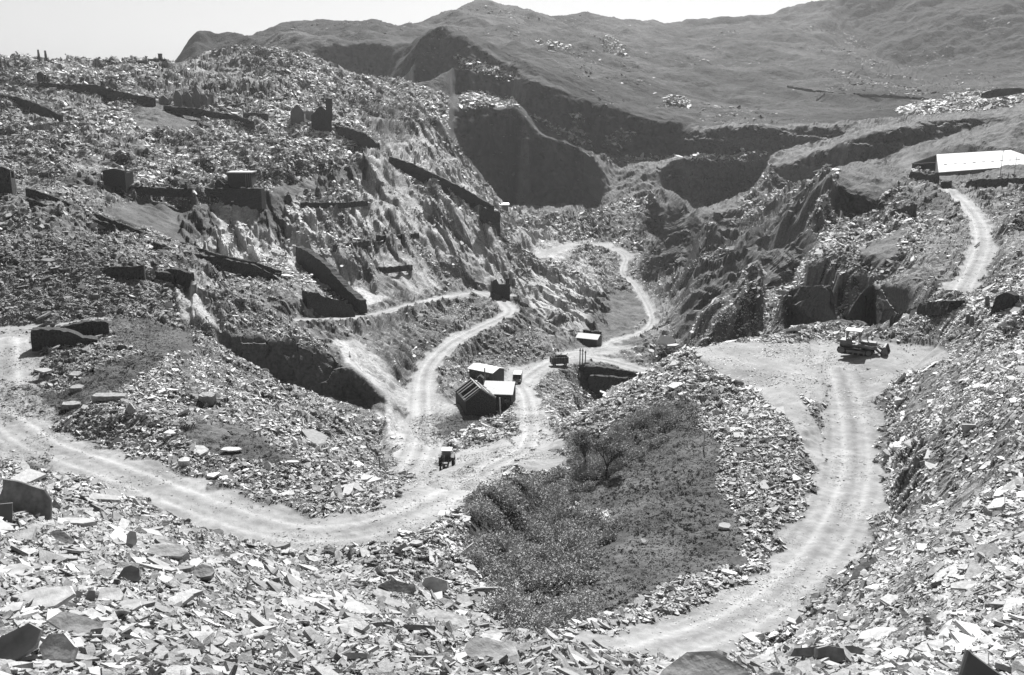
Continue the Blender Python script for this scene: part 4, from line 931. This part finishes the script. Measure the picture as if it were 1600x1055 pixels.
for y in (-1.2, 1.14): mb.prism([(2.75, 0.06), (3.8, 0.04), (3.3, 1.44), (3.0, 1.4), (2.75, 0.8)], y, y+0.06)
bk = mb.build('bucket', m_steel, t)
for k in range(7): y = -1.1+k*0.36; mb = MB(); mb.box(3.8, 4.05, y-0.04, y+0.04, 0.03, 0.08); mb.build('tooth', m_steel, bk)
mb = MB(); mb.tube((-2.2, 0.4, 1.2), (-3.4, 0.5, 1.7), 0.05); mb.tube((-2.2, -0.4, 1.0), (-3.1, -0.4, 1.35), 0.05); mb.build('tow_bar', m_steel, t)

def wheel(t, x, y, r, w, name='wheel'):
    mb = MB(); n = 20; prof = [(r*0.62, -w/2), (r*0.93, -w/2), (r, -w*0.3), (r, w*0.3), (r*0.93, w/2), (r*0.62, w/2)]; vs = []
    for k in range(n):
        a_ = 2*math.pi*k/n
        for rr, ww in prof: vs.append((x+rr*math.cos(a_), y+ww, r+rr*math.sin(a_)))
    fs = []; m_ = len(prof)
    for k in range(n):
        for q_ in range(m_): fs.append((k*m_+q_, ((k+1) % n)*m_+q_, ((k+1) % n)*m_+(q_+1) % m_, k*m_+(q_+1) % m_))
    mb.add(vs, fs); wh = mb.build(name, m_black, t)
    mb = MB(); mb.tube((x, y-w*0.3, r), (x, y+w*0.3, r), r*0.62, n=16); mb.tube((x, y-w*0.5, r), (x, y+w*0.5, r), r*0.2, n=10); mb.build('rim', m_palewood, wh)
p = pick(696, 732); t = thing('farm_tractor', Vector((p.x, p.y+1.6, gz(p.x, p.y+1.6)+0.02)), math.radians(-93), 'small dark farm tractor with a white cab roof facing the camera at the road junction', 'tractor')
t.scale = (0.86, 0.86, 0.86)
for y in (-0.82, 0.82): wheel(t, -0.7, y, 0.72, 0.36, 'rear_wheel'); wheel(t, 1.3, y*0.75, 0.36, 0.2, 'front_wheel')
mb = MB(); mb.prism([(-0.25, 0.55), (1.7, 0.55), (1.75, 1.1), (1.6, 1.28), (-0.25, 1.4)], -0.32, 0.32); mb.build('bonnet', m_dark, t, 0.05)
mb = MB(); mb.tube((1.3, -0.62, 0.36), (1.3, 0.62, 0.36), 0.06); mb.build('axle', m_black, t); mb = MB(); mb.box(-1.1, 0.2, -0.3, 0.3, 0.45, 0.9); mb.build('chassis', m_black, t)
cab = MB(); cab.box(-1.25, -0.1, -0.58, 0.58, 0.85, 1.35)
for x in (-1.2, -0.12):
    for y in (-0.56, 0.56): cab.box(x-0.04, x+0.04, y-0.04, y+0.04, 1.35, 2.3)
cab = cab.build('cab', m_dark, t, 0.03)
mb = MB(); mb.box(-1.35, 0.0, -0.66, 0.66, 2.3, 2.42); mb.build('roof', m_white, cab, 0.04)
mb = MB(); mb.box(-0.10, -0.07, -0.5, 0.5, 1.4, 2.28); mb.box(-1.1, -0.2, -0.575, -0.55, 1.4, 2.28); mb.box(-1.1, -0.2, 0.55, 0.575, 1.4, 2.28); mb.build('window', m_glass, cab)
for y in (-0.75, 0.75): mb = MB(); mb.prism([(-1.5, 1.1), (-1.3, 1.5), (-0.7, 1.62), (-0.1, 1.45), (0.05, 1.1), (-0.1, 1.38), (-0.7, 1.55), (-1.25, 1.43)], y-0.22, y+0.22); mb.build('mudguard', m_dark, t)
mb = MB(); mb.tube((1.62, 0.16, 1.05), (1.8, 0.16, 1.05), 0.1, n=12); mb.build('headlight', m_white, t)
mb = MB(); mb.box(1.7, 1.9, -0.45, 0.45, 0.35, 0.6); mb.build('bumper', m_steel, t)
mb = MB(); mb.tube((0.8, -0.15, 1.3), (0.8, -0.15, 2.0), 0.04); mb.build('exhaust_pipe', m_steel, t)

p = pick(806, 600); t = thing('parked_van', Vector((p.x+0.3, p.y+1.8, gz(p.x, p.y+1.8)+0.02)), math.radians(-95), 'small grey van parked in the yard right of the white roofed cabin', 'van')
mb = MB(); mb.prism([(-2.0, 0.35), (1.7, 0.35), (1.95, 0.6), (1.9, 1.0), (1.35, 1.15), (1.0, 1.75), (-1.95, 1.8), (-2.05, 1.0)], -0.8, 0.8); bd = mb.build('body', m_yel, t, 0.06)
mb = MB(); mb.add([(1.37, -0.7, 1.17), (1.37, 0.7, 1.17), (1.06, 0.62, 1.7), (1.06, -0.62, 1.7), (1.42, -0.7, 1.19), (1.42, 0.7, 1.19), (1.11, 0.62, 1.72), (1.11, -0.62, 1.72)], [(0, 1, 2, 3), (4, 5, 6, 7), (0, 1, 5, 4), (1, 2, 6, 5), (2, 3, 7, 6), (3, 0, 4, 7)]); mb.build('windscreen', m_glass, t)
mb = MB(); mb.box(-1.9, 0.9, -0.72, 0.72, 1.78, 1.84); mb.build('roof', m_white, t)
for y in (-0.72, 0.72):
    for x in (-1.3, 1.2): wheel(t, x, y, 0.3, 0.18)
    mb = MB(); mb.tube((1.9, y*0.75, 0.8), (1.99, y*0.75, 0.8), 0.1, n=10); mb.build('headlight', m_palewood, t)
mb = MB(); mb.box(1.95, 2.06, -0.8, 0.8, 0.35, 0.5); mb.build('bumper', m_dark, t)

p = pick(874, 572); t = thing('rail_wagon', Vector((p.x, p.y+1.5, gz(p.x, p.y+1.5))), math.radians(12), 'dark boxy wagon loaded with scrap at the edge of the yard left of the posts', 'wagon')
mb = MB(); mb.box(-1.8, 1.8, -1.1, 1.1, 0.6, 0.75)
for a_, b_ in (((-1.8, 1.8), (-1.1, -1.03)), ((-1.8, 1.8), (1.03, 1.1)), ((-1.8, -1.73), (-1.03, 1.03)), ((1.73, 1.8), (-1.03, 1.03))): mb.box(a_[0], a_[1], b_[0], b_[1], 0.75, 2.0)
mb.build('body', m_dark, t)
for k in range(6): mb = MB(); mb.box(-1.5+k*0.6, -1.44+k*0.6, -1.14, -1.103, 0.7, 2.0); mb.build('rib', m_steel, t)
for k in range(5): mb = MB(); x = rg.uniform(-1.4, 1); mb.tube((x, rg.uniform(-.8, .8), 1.2), (x+rg.uniform(-1, 1.6), rg.uniform(-.8, .8), 2.6), 0.07, n=5); mb.build('scrap_bar', m_steel, t)
mb = MB(); mb.tube((-1.3, -0.2, 2.0), (-1.2, 0.2, 2.4), 0.35, n=12); mb.build('drum', m_white, t)
for x in (-1.2, 1.2):
    for y in (-0.8, 0.8): wheel(t, x, y, 0.34, 0.2)

# posts, poles, timbers
for px, py, h, lb in ((906, 568, 3.4, 'leftmost of the three timber posts at the top of the small pit'), (910, 569, 3.5, 'middle one of the three timber posts at the top of the small pit'), (914.5, 566, 2.6, 'rightmost and shortest of the three timber posts at the top of the small pit')):
    p = pick(px, py); mb = MB(); mb.tube((0, 0, -0.5), (0.03, 0, h), 0.13, 0.11, 6); mb.box(-0.22, 0.22, -0.1, 0.1, h*0.82, h*0.88)
    o = mb.build('timber_post', m_wood); o.location = p; tag(o, lb, 'post', 'posts beside the small pit')
p = pick(1099, 703); mb = MB(); mb.tube((0, 0, -0.4), (0.05, 0, 2.0), 0.07, 0.06, 6); o = mb.build('fence_post', m_palewood); o.location = p; tag(o, 'thin pale post standing at the right edge of the bracken', 'post')
p = pick(594, 734); mb = MB(); mb.tube((0, 0, -0.3), (-0.05, 0, 1.25), 0.09, 0.08, 6); mb.tube((-0.05, 0, 1.25), (-0.1, 0, 1.45), 0.12, 0.10, 6); o = mb.build('timber_post', m_wood); o.location = p; tag(o, 'thin dark post standing before the pale rock at the foot of the left bank', 'post')
for a_, b_, r_, lb in (((1483, 303), (1515, 347), 0.10, 'long thin pipe lying along the left edge of the upper right road'), ((1523, 388), (1530, 382), 0.14, 'short dark beam lying on the upper right road'), ((1440, 385), (1500, 386), 0.07, 'thin pale pole lying on the waste left of the upper right road'),
                     ((1395, 276), (1412, 280), 0.10, 'pale plank lying in front of the ruined walls left of the mill'), ((1292, 350), (1310, 362), 0.10, 'pale timber sticking out of the dark face below the mill'), ((1322, 356), (1336, 368), 0.10, 'pale timber lower on the dark face below the mill')):
    p, q_ = pick(*a_), pick(*b_)
    if abs(q_.y-p.y) > 0.2*p.y: q_.y = p.y; q_.z = ray(*b_)[1]*p.y
    mb = MB(); mb.tube((0, 0, 0.3), q_-p+Vector((0, 0, 0.3)), r_, n=6); o = mb.build('timber', m_palewood if 'pale' in lb else m_dark); o.location = p; tag(o, lb, 'timber')
p, q_ = pick(345, 442), pick(377, 482)
t = thing('ladderway', p, 0, 'timber ladder like track laid down the pale slab below the small ruined room', 'ladder')
d_ = q_-p; sd_ = Vector((d_.y, -d_.x, 0)).normalized()*0.45
for sgn in (-1, 1): mb = MB(); mb.tube(sgn*sd_+Vector((0, 0, 0.3)), d_+sgn*sd_+Vector((0, 0, 0.3)), 0.08, n=4); mb.build('rail', m_dark, t)
mb = MB()
for k in range(15): c_ = d_*(k/14)+Vector((0, 0, 0.32)); mb.tube(c_-sd_*1.3, c_+sd_*1.3, 0.08, n=4)
mb.build('rung', m_dark, t)

# individual slabs and blocks of slate
def slab(name, loc, outline, th, rot, label, mat=m_block, cat='slate slab', group=None):
    """outline in metres, laid flat then turned"""
    mb = MB(); n = len(outline); pts = []
    for i in range(n):                                    # split the edges so that they break unevenly
        a_, b_ = Vector(outline[i]), Vector(outline[(i+1) % n]); L = (b_-a_).length; m_ = max(1, int(L/0.35))
        for k in range(m_):
            c_ = a_.lerp(b_, k/m_); j = 0.0 if k == 0 else 0.035*L**0.5
            pts.append((c_.x+rg.uniform(-j, j), c_.y+rg.uniform(-j, j)))
    n = len(pts); cx_ = sum(p_[0] for p_ in pts)/n; cy_ = sum(p_[1] for p_ in pts)/n; vs = []
    for sc__, z_ in ((0.97, -th/2), (1.0, -th/6), (1.01, th/5), (0.965, th/2)):
        for p_ in pts: g_ = sc__+rg.uniform(-0.012, 0.012); vs.append((cx_+(p_[0]-cx_)*g_, cy_+(p_[1]-cy_)*g_, z_+rg.uniform(-0.05, 0.05)*th))
    fs = [tuple(range(n-1, -1, -1)), tuple(range(3*n, 4*n))]
    for r_ in range(3):
        for i in range(n): fs.append((r_*n+i, r_*n+(i+1) % n, (r_+1)*n+(i+1) % n, (r_+1)*n+i))
    mb.add(vs, fs); o = mb.build(name, mat); o.location = loc; o.rotation_euler = [math.radians(a_) for a_ in rot]
    return tag(o, label, cat, group)
def near(px, py, Yd, dz=0.0): p = at(px, py, Yd); return Vector((p.x, p.y, p.z+dz))
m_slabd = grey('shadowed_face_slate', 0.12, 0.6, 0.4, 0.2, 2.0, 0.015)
k_ = 12.0/F
slab('slate_slab', near(1540, 1075, 9.5), [(-0.42, -0.5), (0.75, -0.5), (0.38, 0.02), (0.05, 0.22), (-0.25, 0.42), (-0.32, 0.1)], 0.12, (82, 4, 8), 'black upright triangular slab with a pointed top at the bottom right corner', m_slabd)
slab('slate_boulder', near(1100, 1062, 15), [(-1.1, -0.5), (1.0, -0.6), (0.7, 0.1), (0.15, 0.42), (-0.35, 0.35), (-0.8, 0.0)], 0.6, (38, 6, 0), 'rounded grey boulder with a peaked top at the bottom edge right of the middle', m_pale)
pk = pick(40, 806); k_ = pk.y/F
slab('slate_slab', pk, [(-46*k_, -14*k_), (42*k_, -14*k_), (41*k_, 28*k_), (30*k_, 45*k_), (2*k_, 54*k_), (-38*k_, 62*k_)], 0.2, (74, 3, 6), 'large upright grey slab at the left edge beside the road', m_block)
pk = pick(6, 818); k_ = pk.y/F
slab('slate_slab', pk, [(-20*k_, -10*k_), (14*k_, -10*k_), (4*k_, 36*k_), (-16*k_, 30*k_)], 0.12, (70, 20, 20), 'narrow leaning dark slab at the left edge in front of the large grey one', m_slabd)
for px, py, L, Wd, th, rot, lb, mt in (
 (60, 948, 1.5, 0.75, 0.10, (14, -4, 10), 'very large pale flat slab at the left edge of the near slope', m_pale),
 (30, 900, 0.8, 0.45, 0.08, (12, 3, -8), 'white flat slab above the very large pale one at the left edge', m_pale),
 (125, 990, 1.35, 0.42, 0.10, (30, 12, -14), 'long grey wedge shaped slab near the bottom left corner', m_pale),
 (115, 822, 1.9, 0.5, 0.18, (6, 0, -6), 'long pale slab with a dark underside above the left rubble', m_pale),
 (170, 940, 0.75, 0.5, 0.12, (25, 5, 20), 'grey slab with a rounded end right of the very large pale slab', m_pale),
 (200, 955, 0.8, 0.42, 0.08, (12, -5, -10), 'pale slab leaning on the grey slab with the rounded end', m_pale),
 (100, 850, 1.1, 0.4, 0.14, (30, 15, -35), 'dark slanting slab left of the standing blade of slate', m_block),
 (207, 857, 0.4, 0.8, 0.08, (60, 10, 30), 'standing blade of slate with a lit left half in the left rubble', m_pale),
 (205, 908, 0.6, 0.45, 0.18, (44, 8, -5), 'dark blocky slab standing below the blade of slate', m_block),
 (20, 1030, 0.9, 0.4, 0.15, (45, -20, 35), 'dark slab leaning in the bottom left corner', m_block),
 (95, 1030, 0.7, 0.4, 0.10, (40, 10, -30), 'pale tilted slab right of the dark one in the bottom left corner', m_pale),
 (265, 875, 1.7, 0.7, 0.35, (25, 3, -4), 'pale ledge of slate over a black hollow in the left rubble', m_pale),
 (320, 908, 0.7, 0.5, 0.3, (30, 10, 15), 'dark block right of the black hollow in the left rubble', m_block),
 (690, 975, 2.4, 0.85, 0.12, (22, 6, -14), 'large pale grey slab in front of the dark ledge near the bottom centre', m_pale),
 (625, 928, 1.9, 0.6, 0.4, (40, 5, -14), 'dark undercut ledge left of the larger upright slab near the bottom centre', m_block),
 (680, 925, 1.7, 0.9, 0.3, (58, 4, -12), 'upright grey slab behind the large pale grey one near the bottom centre', m_pale),
 (765, 1035, 1.3, 0.6, 0.25, (30, 6, -10), 'smooth grey boulder slab at the bottom edge near the middle', m_pale),
 (705, 950, 1.5, 0.4, 0.12, (25, 14, -32), 'slanting pale slab beside the large pale grey one near the bottom centre', m_pale),
 (760, 930, 2.6, 0.5, 0.5, (70, 0, 4), 'dark broken ledge at the lower edge of the bracken', m_block),
 (1380, 998, 2.4, 0.8, 0.14, (10, -2, 4), 'large pale flat slab lying right of the haul road near the bottom', m_pale),
 (1290, 1028, 2.6, 0.35, 0.2, (50, 0, 5), 'dark edged slab below the haul road at the bottom right', m_block),
 (1295, 1036, 0.9, 0.5, 0.4, (60, 5, -5), 'small black block under the dark edged slab at the bottom right', m_block),
 (1515, 920, 1.6, 0.45, 0.10, (14, -4, -4), 'white boat shaped slab low on the right bank', m_pale),
 (1460, 895, 1.3, 0.35, 0.12, (14, -24, 28), 'white slanting slab left of the boat shaped one on the right bank', m_pale),
 (1512, 890, 1.0, 0.4, 0.10, (12, -4, 4), 'pale oval slab above the boat shaped one on the right bank', m_pale),
 (1580, 765, 2.2, 0.6, 0.14, (14, -20, 26), 'pale long slab high on the right bank at the edge of the photo', m_pale),
 (1390, 720, 1.6, 0.7, 0.10, (6, -3, 10), 'smooth pale slab beside the haul road halfway up the right bank', m_pale),
 (1132, 828, 0.95, 0.55, 0.35, (30, 4, 0), 'white boulder at the top right of the grassy hollow', m_tin),
 (1004, 850, 0.45, 0.35, 0.25, (40, 4, 30), 'small white stone in the middle of the grassy hollow', m_tin),
 (970, 963, 0.35, 0.6, 0.2, (60, 4, 0), 'small white upright stone at the lower edge of the grassy hollow', m_tin),
 (270, 679, 1.5, 0.9, 0.2, (8, 3, 15), 'pale diamond shaped slab on the mound inside the left road bend', m_pale),
 (312, 707, 2.0, 1.2, 0.22, (12, 4, -30), 'larger pale diamond slab below the other on the mound inside the left road bend', m_pale),
 (289, 728, 1.0, 0.8, 0.5, (10, 3, 10), 'pale topped block under the larger diamond slab by the left road', m_pale),
 (362, 705, 2.0, 0.7, 0.15, (10, 3, 8), 'pale flat slab at the right end of the dark grass on the left mound', m_pale),
 (495, 770, 1.1, 0.7, 0.2, (10, 3, 20), 'white slab near the foot of the left mound by the road bend', m_pale),
 (457, 724, 1.2, 0.4, 0.12, (8, 3, 4), 'white sliver of slate on the dark grass of the left mound', m_pale),
 (770, 1000, 0.8, 0.5, 0.15, (20, 5, 10), 'pale slab on the brow in front of the bushes', m_pale),
):
    p = pick(px, py); ol = [(-L/2, -Wd*0.3), (-L*0.15, -Wd/2), (L*0.35, -Wd*0.42), (L/2, -Wd*0.05), (L*0.38, Wd*0.4), (-L*0.1, Wd/2), (-L*0.42, Wd*0.3)]
    ol = [(a_+rg.uniform(-.06, .06)*L, b_+rg.uniform(-.07, .07)*Wd) for a_, b_ in ol]
    upright = rot[0] > 45
    slab('slate_block' if th > 0.3 else 'slate_slab', p+Vector((0, 0, (Wd*0.4 if upright else th*0.6)+0.08)), ol, th, rot, lb, mt)
for k, (px, py, w, lb) in enumerate(((119, 590, 1.2, 'topmost of the stacked blocks beside the left track'), (121, 611, 1.3, 'middle one of the stacked blocks beside the left track'), (112, 637, 1.8, 'lowest and widest of the stacked blocks beside the left track'),
                                     (172, 624, 3.2, 'long low pair of sawn blocks right of the stacked blocks'), (325, 632, 1.5, 'square black block standing on the mound right of the dark hollow'))):
    h = 1.1 if k == 4 else 0.5; p = pick(px, py)
    slab('slate_block', p+Vector((0, 0, h*0.5)), [(-w/2, -0.5), (-w*0.1, -0.62), (w*0.48, -0.45), (w/2, 0.4), (w*0.1, 0.7), (-w*0.46, 0.5)], h, (rg.uniform(2, 9), rg.uniform(-5, 5), rg.uniform(-10, 20)), lb, m_block, 'slate block')
for px, py, h, lb in ((1511.5, 506, 1.25, 'left one of two dark standing stones at the right bank wall end'), (1518, 507, 1.1, 'right one of two dark standing stones at the right bank wall end'), (1542, 477, 1.2, 'single dark leaning stone higher on the right bank')):
    p = pick(px, py); mb = MB(); mb.prism([(-0.22, -0.4), (0.24, -0.4), (0.2, h*0.7), (0.05, h), (-0.24, h*0.93)], -0.12, 0.12)
    o = mb.build('standing_stone', m_slabd); o.location = p; tag(o, lb, 'standing stone', 'standing stones on the right bank')
slab('rock_outcrop', pick(1040, 540)+Vector((0, 0, 1.2)), [(-2.2, -1), (1.8, -1.2), (2.4, 0.6), (0.6, 1.4), (-1.6, 1.0)], 1.0, (50, 10, -10), 'white faced rock at the right of the dark hole beyond the bank', m_tin, 'rock')

# ------------------------------------------------------------------ two small trees, bracken and tussocks
def leafmesh(name, pts, size, mat, r, parent=None, droop=0.4):
    n = len(pts); pts = np.array(pts); nr = r.normal(0, 1, (n, 3)); nr[:, 2] = np.abs(nr[:, 2])+0.3; nr /= np.linalg.norm(nr, axis=1)[:, None]
    a_ = r.random(n)*6.283; ref = np.stack([np.cos(a_), np.sin(a_), np.zeros(n)], 1); e1 = ref-nr*(ref*nr).sum(1)[:, None]; e1 /= np.linalg.norm(e1, axis=1)[:, None]+1e-9; e2 = np.cross(nr, e1)
    s_ = size*np.exp(r.normal(0, 0.3, n))[:, None]
    q4 = [pts-e1*s_, pts-e2*s_*0.45, pts+e1*s_-nr*s_*droop, pts+e2*s_*0.45]
    co = np.stack(q4, 1).reshape(-1, 3)
    return mesh_obj(name, co, np.arange(4*n), np.full(n, 4), mat, None, parent)
def tree(px, py, h, wd, lean, label, seed):
    r = np.random.default_rng(seed); rr = random.Random(seed); p = pick(px, py); t = thing('small_tree', p, 0, label, 'tree', 'small trees by the bracken')
    mb = MB(); tips = []
    def grow(a_, d_, L, R_, lv):
        b_ = a_+d_*L; mb.tube(a_, b_, R_, R_*0.68, 5)
        if lv >= 2: tips.append((b_, lv)); tips.append((a_.lerp(b_, 0.5), lv))
        if lv < 4:
            for k in range(rr.choice((2, 3, 3)) if lv else 4):
                az = rr.uniform(0, 6.283); sp = rr.uniform(0.35, 0.85)
                nd = (d_+Vector((math.cos(az)*sp, math.sin(az)*sp, rr.uniform(-0.05, 0.25)))).normalized()
                grow(b_ if k else a_.lerp(b_, 0.8), nd, L*rr.uniform(0.6, 0.85), R_*0.6, lv+1)
    grow(Vector((0, 0, -0.3)), Vector((lean, 0.05, 1)).normalized(), h*0.33, 0.14, 0)
    mb.build('trunk', m_bark, t)
    P_ = []
    for c_, lv in tips:
        for k in range(14): P_.append((c_.x+rr.gauss(0, 0.22), c_.y+rr.gauss(0, 0.22), c_.z+rr.gauss(0, 0.18)))
    leafmesh('crown', P_, 0.075, m_leaf, r, t)
tree(918, 733, 4.2, 3, -0.18, 'left one of the two small trees standing in the bracken', 3)
tree(946, 745, 4.0, 3, 0.12, 'right one of the two small trees standing in the bracken', 8)
def clumps(name, weight, every, rad, hgt, nleaf, size, mat, seed, label, cat):
    r = np.random.default_rng(seed); p = weight*area/every*(vis | True); n = np.floor(p+r.random(p.shape)).astype(int); idx = np.repeat(np.arange(p.size), n.ravel().clip(0, 3)); N = len(idx); print(name, N)
    c_ = CO[idx]; R_ = rad*np.exp(r.normal(0, 0.35, N)); k = np.repeat(np.arange(N), nleaf); M_ = len(k)
    d_ = r.normal(0, 1, (M_, 3)); d_[:, 2] = np.abs(d_[:, 2]); d_ /= np.linalg.norm(d_, axis=1)[:, None]
    q_ = (0.55+0.5*r.random(M_))[:, None]
    pts = c_[k]+d_*q_*np.stack([R_[k], R_[k], R_[k]*hgt], 1)
    o = leafmesh(name, pts, size, mat, r); tag(o, label, cat); o['kind'] = 'stuff'; return o
clumps('bracken', B*(0.6+1.5*(fbm(X, Y, 4.0, 2, 301)+0.25).clip(0, 1)), 2.3, 1.0, 1.05, 430, 0.09, m_fern, 21, 'dense pale tipped bracken and bushes filling the lower left of the grassy hollow', 'bracken')
clumps('short_grass', G*(1-B)*(Y < 150), 0.10, 0.16, 0.5, 7, 0.055, grey('fine_grass', 0.22, 0.9, 0.05, 0.4, 0.6, 0.0), 23, 'short rough grass covering the hollow and the mounds beside the left road', 'grass')
clumps('grass_tussocks', (G*(1-B)*(Y < 150)+0.012*(1-WR)*(Y < 130))*(0.2+1.6*(fbm(X, Y, 5.0, 2, 311)).clip(0, 1)), 0.45, 0.22, 0.7, 22, 0.075, m_tuft, 22, 'dark grass tussocks dotted over the grassy hollow and mounds', 'grass')
